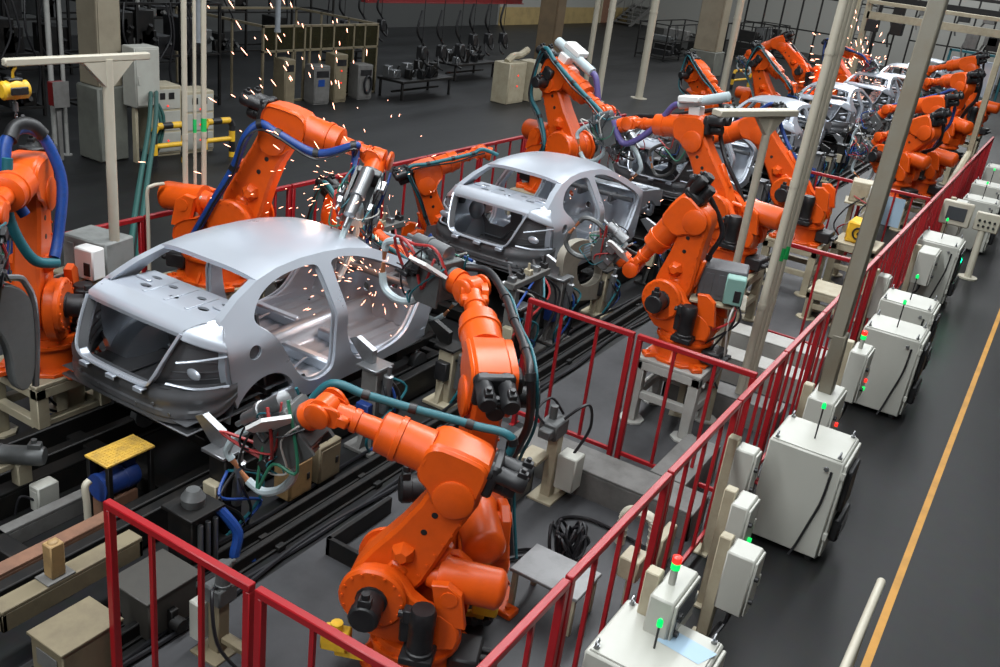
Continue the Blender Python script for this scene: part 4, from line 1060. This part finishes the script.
b = B(); b.bx(-.05, .05, -.05, .05, 0, .42, .008); b.bx(-.14, .14, -.12, .12, 0, .02, .004); b.bx(-.03, .03, -.4, -.05, .1, .14, .004); obj('post', b, OLDC, t)
b = B(); b.bx(-.12, .02, .05, .15, .10, .40, .01); obj('white_box', b, CABG, t)
b = B(); b.bx(-.08, .08, -.09, .07, .42, .55, .012); motor(b, (0, -.04, .55), (0, -.04, .72), .05); b.cyl((.08, 0, .48), (.15, 0, .48), .035, n=10); obj('valve_motor', b, GUNM, t)
b = B(); b.tube([(0, 0, .5), (-.15, -.1, .6), (-.2, -.2, .3), (-.1, -.3, .05)], .012, 6); obj('cable', b, RUBBER, t)
for i, (xx, lab) in enumerate(((5.12, 'rusty cream box on the rail beside the nearest robot gun, nearer one'), (5.48, 'cream box on the rail beside the nearest robot gun, farther one'))):
    t = thing('rail_box', lab, 'box', (xx, 4.62, 0), 0, 'pair of cream boxes beside the rail')
    b = B(); b.bx(-.14, .14, -.09, .09, .06, .42, .012); b.bx(-.12, .12, -.096, -.09, .09, .38, .003); obj('body', b, mat('rusty cream paint', (.30, .19, .08)) if i == 0 else OLDC, t)
    b = B(); b.bx(-.10, .10, -.06, .06, 0, .06, 0); obj('foot', b, DARK, t)
    b = B(); b.bx(.06, .09, -.106, -.096, .2, .26, .002); obj('latch', b, BLACK, t)
t = thing('pump_stand', 'dark pump stand with blue hose left of the nearest robot gun', 'pump stand', (4.0, 4.55, 0))
b = B(); b.bx(-.13, .13, -.13, .13, .0, .5, .01); b.bx(-.16, .16, -.16, .16, .5, .53, .006); obj('body', b, DARK, t)
for dx in (-.07, 0, .07):
    b = B(); b.cyl((dx, -.15, .05), (dx, -.15, .45), .02, n=10); obj('rod', b, STEEL, t)
b = B(); b.prof((0, 0, .53), (0, 0, .66), [(0, .08), (.5, .09), (1, .05)], 14); obj('pump_head', b, GUNM, t)
b = B(); b.tube([(.12, -.12, .5), (.2, -.24, .3), (.16, -.26, .1), (.3, -.3, .02)], .04, 9); obj('blue_hose', b, BLUEH, t)
# long cable bundle along the rails
for k, (yy, m, lab) in enumerate(((4.12, RUBBER, 'black cable lying along the nearest floor rail'), (4.08, RUBBER, 'thin black hose lying along the nearest floor rail'), (4.55, RUBBER, 'black cable lying between the rails and the conveyor bed'))):
    rn = random.Random(k + 50); b = B(); b.tube([(1.5 + 1.1 * i, yy + rn.uniform(-.06, .06), .02 + .012 * k) for i in range(14)], .018, 6, 5); one('floor_cable', b, m, lab, 'cable')
# ------------------------------------------------------------------ background hall
def floor_mat():
    m = bpy.data.materials.new('painted concrete floor'); m.use_nodes = True; nt = m.node_tree; n = nt.nodes; l = nt.links; b = n['Principled BSDF']
    tc = n.new('ShaderNodeTexCoord'); a = n.new('ShaderNodeTexNoise'); a.inputs['Scale'].default_value = .7; a.inputs['Detail'].default_value = 8; a.inputs['Roughness'].default_value = .7
    c = n.new('ShaderNodeTexNoise'); c.inputs['Scale'].default_value = 9; c.inputs['Detail'].default_value = 5
    mp = n.new('ShaderNodeMapping'); mp.inputs['Scale'].default_value = (.25, 1, 1); l.new(tc.outputs['Object'], mp.inputs['Vector']); l.new(mp.outputs['Vector'], a.inputs['Vector']); l.new(tc.outputs['Object'], c.inputs['Vector'])
    cr = n.new('ShaderNodeValToRGB'); cr.color_ramp.elements[0].position = .3; cr.color_ramp.elements[1].position = .75
    cr.color_ramp.elements[0].color = (.005, .005, .0052, 1); cr.color_ramp.elements[1].color = (.024, .0241, .0243, 1); l.new(a.outputs['Fac'], cr.inputs['Fac'])
    mx = n.new('ShaderNodeMix'); mx.data_type = 'RGBA'; mx.blend_type = 'MULTIPLY'; mx.inputs['Factor'].default_value = .5
    l.new(cr.outputs['Color'], mx.inputs['A']); l.new(c.outputs['Color'], mx.inputs['B']); l.new(mx.outputs['Result'], b.inputs['Base Color']); b.inputs['Specular IOR Level'].default_value = .22
    mr = n.new('ShaderNodeMapRange'); mr.inputs['To Min'].default_value = .32; mr.inputs['To Max'].default_value = .6; l.new(a.outputs['Fac'], mr.inputs['Value']); l.new(mr.outputs['Result'], b.inputs['Roughness'])
    return m
b = B(); b.bx(-22, 78, -9, 34, -.2, 0, 0); struct('floor', b, floor_mat())
CELLM = mat('worn cell floor plate', (.050, .050, .053), .5, .1, .75, 1.3, (.014, .014, .015), spec=.35)
for nm, x0, x1, y0, y1 in (('floor_plate_front', 1, 7.55, 1.66, 4.04), ('floor_plate_far', 7.65, 16.9, 1.66, 4.04)):
    b = B(); b.bx(x0, x1, y0, y1, .0005, .004, 0); struct(nm, b, CELLM)
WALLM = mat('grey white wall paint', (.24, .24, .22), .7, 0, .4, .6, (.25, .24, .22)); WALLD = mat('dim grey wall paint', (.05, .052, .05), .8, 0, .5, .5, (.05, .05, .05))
b = B(); b.bx(60, 60.3, -9, 34, 0, 12, 0); struct('wall_far', b, WALLM)
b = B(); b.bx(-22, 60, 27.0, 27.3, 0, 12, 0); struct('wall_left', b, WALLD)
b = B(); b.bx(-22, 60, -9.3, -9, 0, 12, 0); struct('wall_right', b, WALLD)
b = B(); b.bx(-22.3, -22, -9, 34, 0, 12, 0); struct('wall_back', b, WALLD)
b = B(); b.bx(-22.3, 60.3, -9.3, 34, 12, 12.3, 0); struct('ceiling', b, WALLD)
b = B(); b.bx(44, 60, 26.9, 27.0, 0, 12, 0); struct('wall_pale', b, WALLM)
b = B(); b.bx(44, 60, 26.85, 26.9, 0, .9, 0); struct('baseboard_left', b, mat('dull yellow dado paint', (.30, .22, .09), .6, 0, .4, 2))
b = B(); b.bx(-5, 59, (.065), .125, .001, .004, 0); struct('floor_line', b, mat('yellow floor line paint', (.44, .20, .012), .5, 0, .6, 3, (.16, .08, .01)))
t = thing('door_1', None, None, (56.6, 26.80, 0)); t['kind'] = 'structure'
b = B(); b.bx(-.8, .8, -.05, .05, 0, 1.95, .02); obj('door_leaf', b, WOODB, t)
b = B(); b.bx(-.9, -.8, -.07, .05, 0, 2.05, .01); b.bx(.8, .9, -.07, .05, 0, 2.05, .01); b.bx(-.9, .9, -.07, .05, 1.95, 2.05, .01); obj('door_frame', b, CREAM, t)
def column(x, y, w, label, m, h=12, low=None):
    t = thing('steel_column', label, 'column', (x, y, 0), 0, 'tall building columns'); t['kind'] = 'structure'
    b = B(); b.bx(-w / 2, w / 2, -w / 2, w / 2, low or 0, h - .01, .02); b.bx(-w * .42, w * .42, -w * .52, w * .52, low or 0, h - .01, .01); obj('shaft', b, m, t)
    if low:
        b = B(); b.bx(-w * .6, w * .6, -w * .6, w * .6, 0, low, .03); obj('plinth', b, mat('dull green grey plinth paint', (.13, .135, .115), .6, 0, .5, 2), t)
    return t
COLM = mat('ochre grey column paint', (.24, .21, .15), .6, 0, .5, 1.5, (.12, .09, .06))
column(10.8, 14.5, .5, 'broad ochre grey column behind the grey electrical panel', COLM, low=1.3)
column(34.4, 18.6, .75, 'brown column at the end of the red overhead beam', mat('brown column paint', (.16, .11, .06), .6, 0, .5, 1.5))
column(39.7, 13.9, .95, 'pale column standing far behind the raised pale tube robots', COLM, low=1.0)
column(47, 10.0, .35, 'slim cream column left of the ladder near the far wall', CREAM)
for x, y, r, lab in ((10.15, 14.95, .045, 'thin grey pole left of the broad column'), (10.38, 14.95, .035, 'grey pole touching the broad column'), (28.0, 13.6, .085, 'pale pole behind the raised tube, left of the pair'), (27.6, 12.9, .10, 'thicker pale pole behind the raised tube'), (29.9, 12.5, .125, 'pale leaning pole between the two raised robot tubes'), (33.8, 11.0, .125, 'pale pole right of the small bent elbow robot'), (15.2, 19.0, .05, 'far thin pole in the dark left of the glass booth')):
    pole('hall_pole', (x, y, 0), (x, y, 11), r, CREAMW if r > .07 else mat('grey pole paint', (.33, .33, .31), .5, 0, .3), lab, 'pole', 'pale poles in the hall')
for x, y, z, lab in ((8.0, 14.2, 2.2, 'grey hanging pipe at the top left above the hoist'), (13.4, 15.0, 1.85, 'grey hanging pipe left of the glass booth, left of two'), (16.2, 15.6, 1.9, 'grey hanging pipe left of the glass booth, right of two')):
    b = B(); b.cyl((0, 0, z), (0, 0, 11.9), .085 if x < 10 else .06, n=14); b.cyl((0, 0, z), (0, 0, z + .06), .10 if x < 10 else .075, n=14); one('hanging_pipe', b, mat('grey blue pipe paint', (.24, .26, .28), .5, 0, .3), lab, 'pipe', 'hanging pipes in the hall', loc=(x, y, 0))
def gauge_cabinet(x, y, w, d, h, label, lamps=3):
    t = thing('electric_cabinet', label, 'cabinet', (x, y, 0), R(-8), 'pale electric cabinets across the hall')
    b = B(); b.bx(0, w, 0, d, .04, h, .015); b.bx(.02, w - .02, .02, d - .02, 0, .04, 0); obj('body', b, CREAM, t)
    b = B()
    for k in range(3): b.bx(.03, w - .03, -.012, 0, .08 + (h - .1) / 3 * k, .04 + (h - .1) / 3 * (k + 1), .005)
    dr = obj('door', b, CABG, t)
    for k in range(2):
        b = B(); b.bx(w * (.22 + .32 * k), w * (.42 + .32 * k), -.02, -.012, h - .24, h - .12, .004); obj('gauge', b, BLACK, dr)
    for k in range(lamps):
        b = B(); b.cyl((w * .5, -.012, h * (.8 - .25 * k) - .1), (w * .5, -.03, h * (.8 - .25 * k) - .1), .016, n=8); obj('red_lamp', b, REDL, dr)
    return t
gauge_cabinet(11.55, 14.1, .58, .5, 1.28, 'cream electric cabinet with two gauges, next to the grey panel')
gauge_cabinet(12.2, 14.0, .62, .5, 1.16, 'cream electric cabinet behind the three thin pipes')
t = thing('electrical_cabinet', 'large grey electrical panel fixed beside the broad column', 'electrical panel', (10.95, 13.80, 0))
b = B(); b.bx(0, .52, 0, .34, 1.0, 2.02, .015); obj('body', b, CABG, t)
b = B(); b.bx(.02, .50, -.02, 0, 1.03, 1.99, .008); b.bx(.04, .08, -.035, -.02, 1.4, 1.55, .004); obj('door', b, CABG, t)
b = B(); b.bx(.06, .12, .1, .2, 0, 1.0, .006); b.bx(.4, .46, .1, .2, 0, 1.0, .006); obj('leg', b, CREAM, t)
b = B(); b.tube([(.45, -.02, 1.05), (.5, -.1, .8), (.38, -.15, .4), (.2, -.1, .02)], .03, 8); b.tube([(.40, -.02, 1.05), (.42, -.12, .7), (.25, -.15, .3), (.1, -.1, .02)], .03, 8); obj('cable', b, mat('dark green cable', (.01, .07, .06), .5), t)
for i, (dy, lab) in enumerate(((0, 'dark green hose running from the grey panel down behind the cream hoist post, left'), (.12, 'dark green hose running from the grey panel down behind the cream hoist post, right'))):
    b = B(); b.tube([(11.25 + dy, 13.78, 1.25), (9.75 + dy, 12.0, 1.21), (7.95 + dy, 10, 1.02), (7.05 + dy, 9, .88), (6.5 + dy, 8.4, .6), (6.4 + dy, 8.25, .02)], .035, 8); one('hanging_hose', b, mat('dark green cable', (.006, .04, .035), .5), lab, 'hose')
t = thing('fire_box', 'dark red fire box on the wall left of the broad column', 'fire box', (9.95, 14.6, 0))
b = B(); b.bx(0, .26, 0, .18, .95, 1.35, .01); obj('body', b, mat('dark red paint', (.16, .01, .01), .5), t)
b = B(); b.bx(-.02, .28, -.01, 0, .93, 1.37, .004); obj('frame', b, CONC, t)
b = B(); b.bx(.08, .16, .06, .12, 0, .95, .006); obj('leg', b, CONC, t)
def guard(x, y, L, label):
    t = thing('hoop_guard', label, 'barrier', (x, y, 0), R(-6), 'yellow and black hoop guards')
    P = [Vector(p) for p in ((0, 0, 0), (0, 0, .60), (.06, 0, .70), (L - .06, 0, .70), (L, 0, .60), (L, 0, 0))]
    S = spline(P, 8); S2 = []
    for k in range(len(P) - 1):
        n = max(1, int((P[k + 1] - P[k]).length / .10)); S2 += [P[k].lerp(P[k + 1], q / n) for q in range(n)]
    S2.append(P[-1])
    by = B(); bk = B()
    for k in range(len(S2) - 1): (by if (k // 2) % 2 else bk).cyl(S2[k], S2[k + 1], .06, n=10)
    by.cyl((0, 0, .35), (L, 0, .35), .045, n=10)
    obj('yellow_bands', by, YEL, t); obj('black_bands', bk, BLACK, t)
    return t
guard(11.15, 13.6, .62, 'yellow and black hoop guard before the cream gauge cabinet')
guard(12.2, 13.5, .62, 'yellow and black hoop guard before the second cream cabinet')
guard(25.8, 13.6, .8, 'yellow and black hoop guard beside the pair of pale cabinets')
guard(36.6, 11.6, 1.6, 'yellow and black hoop guard at the foot of the pale pole')
# glass booth
t = thing('glass_booth', 'pale framed glass booth in the dark part of the hall', 'booth', (16.95, 16.8, 0))
b = B()
W = 4.35; Hb = 1.86
for z in (0, 1.22, Hb - .06): b.bx(0, W, -.03, .03, z, z + .055, .004)
for x in (0, .42, 1.02, 1.42, 1.62, 2.02, 2.50, 3.3, 3.75, W - .05): b.bx(x, x + .05, -.03, .03, 0, Hb, .004)
b.bx(0, .05, 0, 3, Hb - .06, Hb, .004); b.bx(W - .05, W, 0, 3, Hb - .06, Hb, .004); b.bx(0, W, 2.95, 3, Hb - .06, Hb, .004)
for y in (1, 2, 2.95): b.bx(W - .05, W, y, y + .05, 0, Hb, .004); b.bx(0, .05, y, y + .05, 0, Hb, .004)
obj('frame', b, OLDC, t)
gl = bpy.data.materials.new('dim booth glass'); gl.use_nodes = True; p = gl.node_tree.nodes['Principled BSDF']; p.inputs['Base Color'].default_value = (.12, .11, .06, 1); p.inputs['Transmission Weight'].default_value = .85; p.inputs['Roughness'].default_value = .08; p.inputs['IOR'].default_value = 1.1
for x0, x1, z0, z1 in ((.05, .42, 1.28, 1.8), (.47, 1.42, 1.28, 1.8), (1.47, 2.5, 1.28, 1.8), (2.55, 3.3, .06, 1.2), (2.55, 3.3, 1.28, 1.8), (3.8, 4.3, .06, 1.2), (3.35, 3.75, 1.28, 1.8), (3.8, 4.3, 1.28, 1.8)):
    b = B(); b.bx(x0, x1, -.006, .006, z0, z1, 0); obj('glass_pane', b, gl, t)
b = B(); b.bx(3.12, 3.28, -.08, -.03, .55, .75, .01); obj('door_lock', b, BLACK, t)
for i, (x, w, h, m, lab) in enumerate(((17.15, .32, 1.15, OLDC, 'narrow cream machine cabinet before the glass booth, leftmost'), (18.2, .5, .95, CONC, 'grey machine cabinet with blue label before the glass booth'), (18.95, .42, 1.2, OLDC, 'tall cream machine cabinet with red lamps before the glass booth'), (19.9, .5, .9, CONC, 'grey machine cabinet with coiled hose before the glass booth'))):
    t = thing('machine_cabinet', lab, 'cabinet', (x, 16.25, 0), R(-10), 'machine cabinets before the glass booth')
    b = B(); b.bx(0, w, 0, .4, .03, h, .015); b.bx(.02, w - .02, .02, .38, 0, .03, 0); obj('body', b, m, t)
    b = B(); b.bx(.03, w - .03, -.012, 0, .08, h - .05, .004); dr = obj('door', b, m, t)
    b = B(); b.bx(.06, w - .06, -.02, -.012, h - .28, h - .12, .003); obj('gauge', b, BLACK, dr)
    if i == 1: b = B(); b.bx(.12, .32, -.02, -.012, .45, .62, .003); obj('blue_label', b, BLUEH, dr)
    if i == 2:
        for k in range(2): b = B(); b.cyl((w / 2, -.012, .5 + .3 * k), (w / 2, -.03, .5 + .3 * k), .02, n=8); obj('red_lamp', b, REDL, dr)
    if i == 3: b = B(); b.tube([(w * .6 + .12 * math.cos(a), -.05, .4 + .22 * math.sin(a)) for a in [k * PI / 5 for k in range(10)]], .03, 8, 3, True); obj('hose_coil', b, RUBBER, t)
# dark machinery racks on the left and manual gun stations
def rack(x, y, L, D, H, seed, label, rz=0., m=DARK):
    rn = random.Random(seed); t = thing('machinery_rack', label, 'machinery rack', (x, y, 0), rz, 'dark machinery racks in the hall')
    b = B()
    for xx in [L * k / 3 for k in range(4)]:
        for yy in (0, D): b.bx(xx - .03, xx + .03, yy - .03, yy + .03, 0, H, .004)
    for z in (.15, H * .5, H - .05):
        for yy in (0, D): b.bx(0, L, yy - .025, yy + .025, z, z + .05, .004)
        for xx in (0, L): b.bx(xx - .025, xx + .025, 0, D, z, z + .05, .004)
    obj('frame', b, m, t)
    for k in range(9):
        b = B(); x0 = rn.uniform(.05, L - .5); w = rn.uniform(.2, .5); z0 = rn.choice((.2, H * .5 + .05)); hh = rn.uniform(.2, H * .42); b.bx(x0, x0 + w, .05, rn.uniform(.4, max(.45, D - .1)), z0, z0 + hh, .015); b.cyl((x0 + w / 2, 0, z0 + hh * .5), (x0 + w / 2, -.12, z0 + hh * .7), .05, n=10); obj('equipment_unit', b, (DARK, BLACK, GUNM, CONC)[k % 4 if k % 3 else 0], t)
    for k in range(6):
        b = B(); x0 = rn.uniform(0, L); b.tube([(x0, -.05, H), (x0 + rn.uniform(-.3, .3), -.15, H * .7), (x0 + rn.uniform(-.4, .4), -.1, H * .4), (x0 + .1, -.05, .3)], .022, 6); obj('hanging_cable', b, RUBBER, t)
    return t
rack(5.2, 16.8, 3.2, 1.0, 2.3, 1, 'dark machinery rack behind the hoist beam at the upper left')
rack(8.9, 17.8, 3.0, 1.0, 2.4, 2, 'dark machinery rack between the thin pole and the broad column')
rack(12.6, 17.2, 3.4, 1.0, 2.3, 3, 'dark machinery rack directly left of the glass booth')
rack(13.5, 21.5, 5.0, 1.0, 2.6, 4, 'tall dark rack far behind the cream gauge cabinets')
rack(20.0, 22.5, 6.0, 1.0, 2.6, 5, 'tall dark rack rising behind the glass booth roof')
rack(48, 14.6, 6.0, 1.4, 1.7, 6, 'dark machinery with red tops under the far stairs')
rack(41.5, 16.5, 5.5, 1.4, 1.6, 7, 'dark machinery just left of the pale far column')
def gun_station(x, y, seed, label):
    rn = random.Random(seed); t = thing('gun_station', label, 'welding station', (x, y, 0), 0, 'manual welding gun stations')
    b = B(); b.bx(0, 2.4, 0, .9, .45, .52, .01)
    for xx in (.05, 2.3):
        for yy in (.05, .8): b.bx(xx, xx + .06, yy, yy + .06, 0, .45, .005)
    b.bx(.1, 2.3, .42, .48, .15, .2, .004); obj('bench', b, DARK, t)
    for k in range(12):
        b = B(); x0 = rn.uniform(.05, 2.2); y0 = rn.uniform(.05, .7); b.bx(x0, x0 + rn.uniform(.08, .3), y0, y0 + .2, .52, .52 + rn.uniform(.1, .42), .01); b.cyl((x0 + .05, y0, .55), (x0 + .1, y0 - .1, rn.uniform(.7, 1.0)), .025, n=8); obj('jig', b, (DARK, STEEL, BLACK)[k % 3], t)
    for k in range(3):
        xx = .3 + .9 * k; b = B(); b.cyl((xx, -.3, 1.55), (xx, -.3, 4.2), .012, n=6); b.bx(xx - .12, xx + .12, -.42, -.2, 1.15, 1.5, .03); b.tube([(xx, -.3, 1.2), (xx + .25, -.35, 1.0), (xx + .3, -.3, 1.3), (xx + .05, -.25, 1.6), (xx - .25, -.3, 1.9), (xx - .1, -.3, 2.4)], .035, 8); b.tube([(xx - .1, -.3, 1.2), (xx - .2, -.4, .95), (xx - .05, -.45, .85)], .03, 8); obj('hanging_gun', b, BLACK, t)
    return t
gun_station(21.0, 15.6, 1, 'dark manual welding station right of the glass booth')
gun_station(25.6, 17.0, 2, 'dark manual welding station under the red overhead beam')
gun_station(23.0, 20.0, 3, 'dark manual welding station far behind, left of the red beam')
b = B(); b.bx(24.5, 34.2, 19.9, 20.1, 2.0, 2.22, .01); b.bx(24.5, 34.2, 19.82, 20.18, 1.98, 2.01, .004); b.bx(24.5, 34.2, 19.82, 20.18, 2.21, 2.24, .004)
for x in (25, 28, 31, 33.8): b.bx(x, x + .06, 19.97, 20.03, 2.22, 11.9, 0)
one('overhead_beam', b, mat('dull red beam paint', (.22, .012, .015), .5, 0, .4), 'dull red overhead beam across the back of the hall', 'beam')
for i, (x, y, lab) in enumerate(((23.75, 13.95, 'pale cabinet with red lamps left of the raised tube robot, wider one'), (24.95, 13.85, 'pale cabinet with red lamps left of the raised tube robot, narrower one'))):
    t = thing('electric_cabinet', lab, 'cabinet', (x, y, 0), 0, 'pair of pale cabinets in the hall')
    w = (.95, .7)[i]; b = B(); b.bx(0, w, 0, .55, 0, 1.15, .02); obj('body', b, CREAM, t)
    b = B(); b.bx(.04, w - .04, -.012, 0, .06, 1.1, .005); dr = obj('door', b, CREAM, t)
    for k in range(2): b = B(); b.cyl((w / 2, -.012, .5 + .3 * k), (w / 2, -.03, .5 + .3 * k), .025, n=8); obj('red_lamp', b, REDL, dr)
    if i == 0:
        b = B(); b.tube([(.2, .25, 1.15), (.5, .25, 1.3), (.9, .25, 1.32), (1.3, .25, 1.45)], .10, 8); obj('cable_duct', b, CREAM, t)
# stairs against the left wall
t = thing('steel_stairs', 'grey steel stairs climbing along the far pale wall', 'stairs', (57.0, 25.3, 0))
b = B()
for k in range(14): b.bx(.55 * k, .55 * k + .5, .0, 1.2, .13 + .19 * k, .17 + .19 * k, 0)
obj('treads', b, CONC, t)
for yy in (0, 1.2):
    b = B(); b.prism([(-.1, 0), (.3, 0), (7.9, 2.66), (7.9, 3.0), (7.4, 3.0)], yy - .04, yy + .04, 'y'); obj('stringer', b, CONC, t)
    b = B(); b.tube([(0, yy, 1.0), (7.8, yy, 3.75)], .04, 8)
    for k in range(7): b.cyl((1.2 * k + .2, yy, .2 + .36 * k), (1.2 * k + .2, yy, 1.05 + .42 * k), .025, n=6)
    obj('handrail', b, CONC, t)
# far end of the line: frame, ladder, mesh and dark columns
t = thing('ladder', 'steel ladder beside the sparks in front of the far wall', 'ladder', (48, 9.6, 0))
b = B()
for yy in (-.4, .4): b.bx(-.04, .04, yy - .04, yy + .04, 0, 7.5, .005)
for k in range(24): b.cyl((0, -.4, .3 + .3 * k), (0, .4, .3 + .3 * k), .025, n=6)
obj('ladder_frame', b, CONC, t)
def gantry(x, y0, y1, h, m, label, seed):
    t = thing('line_gantry', label, 'gantry', (x, y0, 0), 0, 'gantries at the far end of the line'); L = y1 - y0
    b = B(); b.bx(-.12, .12, 0, L, h, h + .3, .01); b.bx(-.2, .2, 0, L, h + .6, h + .75, .01); obj('beam', b, m, t)
    for yy in (0, L):
        b = B(); b.bx(-.12, .12, yy - .12, yy + .12, 0, h + .75, .01); obj('post', b, m, t)
    rn = random.Random(seed)
    for k in range(8):
        yy = rn.uniform(.3, L - .3); b = B(); b.bx(-.2, .2, yy - .25, yy + .25, h - rn.uniform(.2, .8), h, .02); b.tube([(0, yy, h), (.1, yy + .3, h - .5), (0, yy + .2, h - 1.0)], .04, 6); obj('hanging_unit', b, (DARK, CONC, BLACK)[k % 3], t)
    return t
gantry(44, 1.9, 8.8, 3.0, CREAM, 'cream gantry across the far end of the line', 3)
gantry(50, 1.4, 9.5, 3.6, DARK, 'dark gantry behind the cream one at the far end', 4)
def mesh_screen(x, y0, y1, h, label, m):
    t = thing('screen_frame', label, 'screen', (x, y0, 0), 0, 'framed screens before the far wall'); L = y1 - y0; b = B()
    n = int(L / .9)
    for k in range(n + 1): b.bx(-.04, .04, L * k / n - .04, L * k / n + .04, 0, h, 0)
    for z in (.1, h * .33, h * .66, h - .08): b.bx(-.03, .03, 0, L, z, z + .07, 0)
    obj('frame', b, m, t)
    return t
mesh_screen(52, 8.9, 16.5, 5.0, 'dark framed screen behind the ladder', DARK)
mesh_screen(55, 2.0, 8.6, 5.5, 'dark framed screen behind the far gantries', DARK)
t = thing('parked_panel', 'teal and white body panel rack at the far right end of the line', 'panel rack', (47, 3.2, 0))
b = B(); b.bx(-.1, .1, 0, 2.4, .0, .12, .01); b.bx(-.06, .06, 0, .1, 0, 2.2, .01); b.bx(-.06, .06, 2.3, 2.4, 0, 2.2, .01); b.bx(-.06, .06, 0, 2.4, 2.1, 2.2, .01); obj('frame', b, TEAL, t)
b = B(); b.bx(-.15, -.08, .2, 2.2, .4, 1.9, .03); obj('panel', b, ZINC, t)
# ------------------------------------------------------------------ sparks
def sparks(name, label, seed, n, cen, spread, org, size, bias=0):
    rn = random.Random(seed); b = B(); O = Vector(org)
    for k in range(n):
        p = Vector((cen[0] + rn.gauss(0, spread[0]), cen[1] + rn.gauss(0, spread[1]), cen[2] + rn.gauss(0, spread[2])))
        d = (p - O); d.z -= .25 * d.length * rn.random(); d = d.normalized() if d.length > .01 else Vector((0, 0, 1))
        L = size * rn.uniform(.4, 1.8); b.prof(p - d * L, p + d * L, [(0, size * .05), (.6, size * .16), (1, size * .04)], 5)
    o = one(name, b, SPARK, label, 'sparks'); o['kind'] = 'stuff'; return o
sparks('welding_sparks', 'glowing sparks flying high in front of the dark hall at upper left', 3, 60, (7.0, 6.6, 3.25), (.55, .3, .5), (7.0, 5.6, 1.8), .026)
sparks('welding_sparks', 'glowing sparks falling over the nearest car roof from the arched robot', 4, 110, (7.25, 6.1, 2.0), (.5, .35, .32), (7.0, 5.4, 2.2), .02)
sparks('welding_sparks', 'glowing sparks inside the front doorway of the nearest car', 5, 130, (6.85, 5.5, 1.45), (.30, .30, .22), (6.9, 5.2, 1.3), .020)
sparks('welding_sparks', 'shower of sparks far down the line beside the seventh car', 6, 160, (33.8, 7.0, 1.9), (1.0, .6, .6), (33.0, 6.3, 1.6), .07)
sparks('welding_sparks', 'scattered small sparks behind the second car and near the railing', 7, 26, (11.5, 4.6, 1.1), (1.0, .9, .4), (10.5, 4.8, 1.0), .02)
# ------------------------------------------------------------------ light and camera
w = bpy.data.worlds.new('World'); sc.world = w; w.use_nodes = True
w.node_tree.nodes['Background'].inputs['Color'].default_value = (.6, .7, .8, 1); w.node_tree.nodes['Background'].inputs['Strength'].default_value = .02
def area(name, loc, sx, sy, power, col=(1, .98, .95), rot=(0, 0, 0)):
    l = bpy.data.lights.new(name, 'AREA'); l.shape = 'RECTANGLE'; l.size = sx; l.size_y = sy; l.energy = power; l.color = col
    o = bpy.data.objects.new(name, l); COL.objects.link(o); o.location = loc; o.rotation_euler = rot; return o
area('skylight_strip', (6, 5.0, 11.4), 46, 1.6, 4200, (.93, .97, 1))
area('skylight_strip', (4, -1.0, 11.4), 46, 1.0, 1500, (.93, .97, 1))
area('skylight_strip', (48, 6, 11.4), 22, 6, 2700, (.95, .98, 1))
area('skylight_strip', (40, 18, 11.4), 30, 2, 900, (.95, .98, 1))
area('skylight_window', (26, 23.5, 11.4), 34, 6, 1000, (.85, .93, 1))
area('skylight_strip', (12, 11, 11.4), 24, 1.0, 40, (.95, .98, 1))
def lamp(name, loc, power, col, r=.05):
    l = bpy.data.lights.new(name, 'POINT'); l.energy = power; l.color = col; l.shadow_soft_size = r; o = bpy.data.objects.new(name, l); COL.objects.link(o); o.location = loc
lamp('arc_light', (7.0, 5.5, 1.5), 3, (1, .45, .25)); lamp('arc_light', (7.3, 6.4, 1.9), 5, (1, .6, .4)); lamp('arc_light', (33.5, 6.8, 1.8), 120, (1, .5, .3)); lamp('green_glow', (15.9, .85, .75), 3, (0, 1, .4))
cd = bpy.data.cameras.new('Camera'); cam = bpy.data.objects.new('Camera', cd); COL.objects.link(cam); sc.camera = cam
cd.sensor_width = 36; cd.sensor_fit = 'HORIZONTAL'; cd.lens = 944.62 / 1000 * 36; cd.clip_start = .05; cd.clip_end = 300
Mr = ((0.5250832481113417, -0.842571827734804, 0.11983445940327266), (-0.2760422548072767, -0.30181127602770585, -0.9125297952524302), (0.8050392885528987, 0.44607473451223323, -0.39106147229826016))
cam.matrix_world = Matrix(((Mr[0][0], -Mr[1][0], -Mr[2][0], 0), (Mr[0][1], -Mr[1][1], -Mr[2][1], 0), (Mr[0][2], -Mr[1][2], -Mr[2][2], 4.6), (0, 0, 0, 1)))
vs = sc.view_settings; vs.view_transform = 'Standard'; vs.look = 'None'; vs.gamma = 1; vs.use_curve_mapping = False; vs.exposure = 0.45
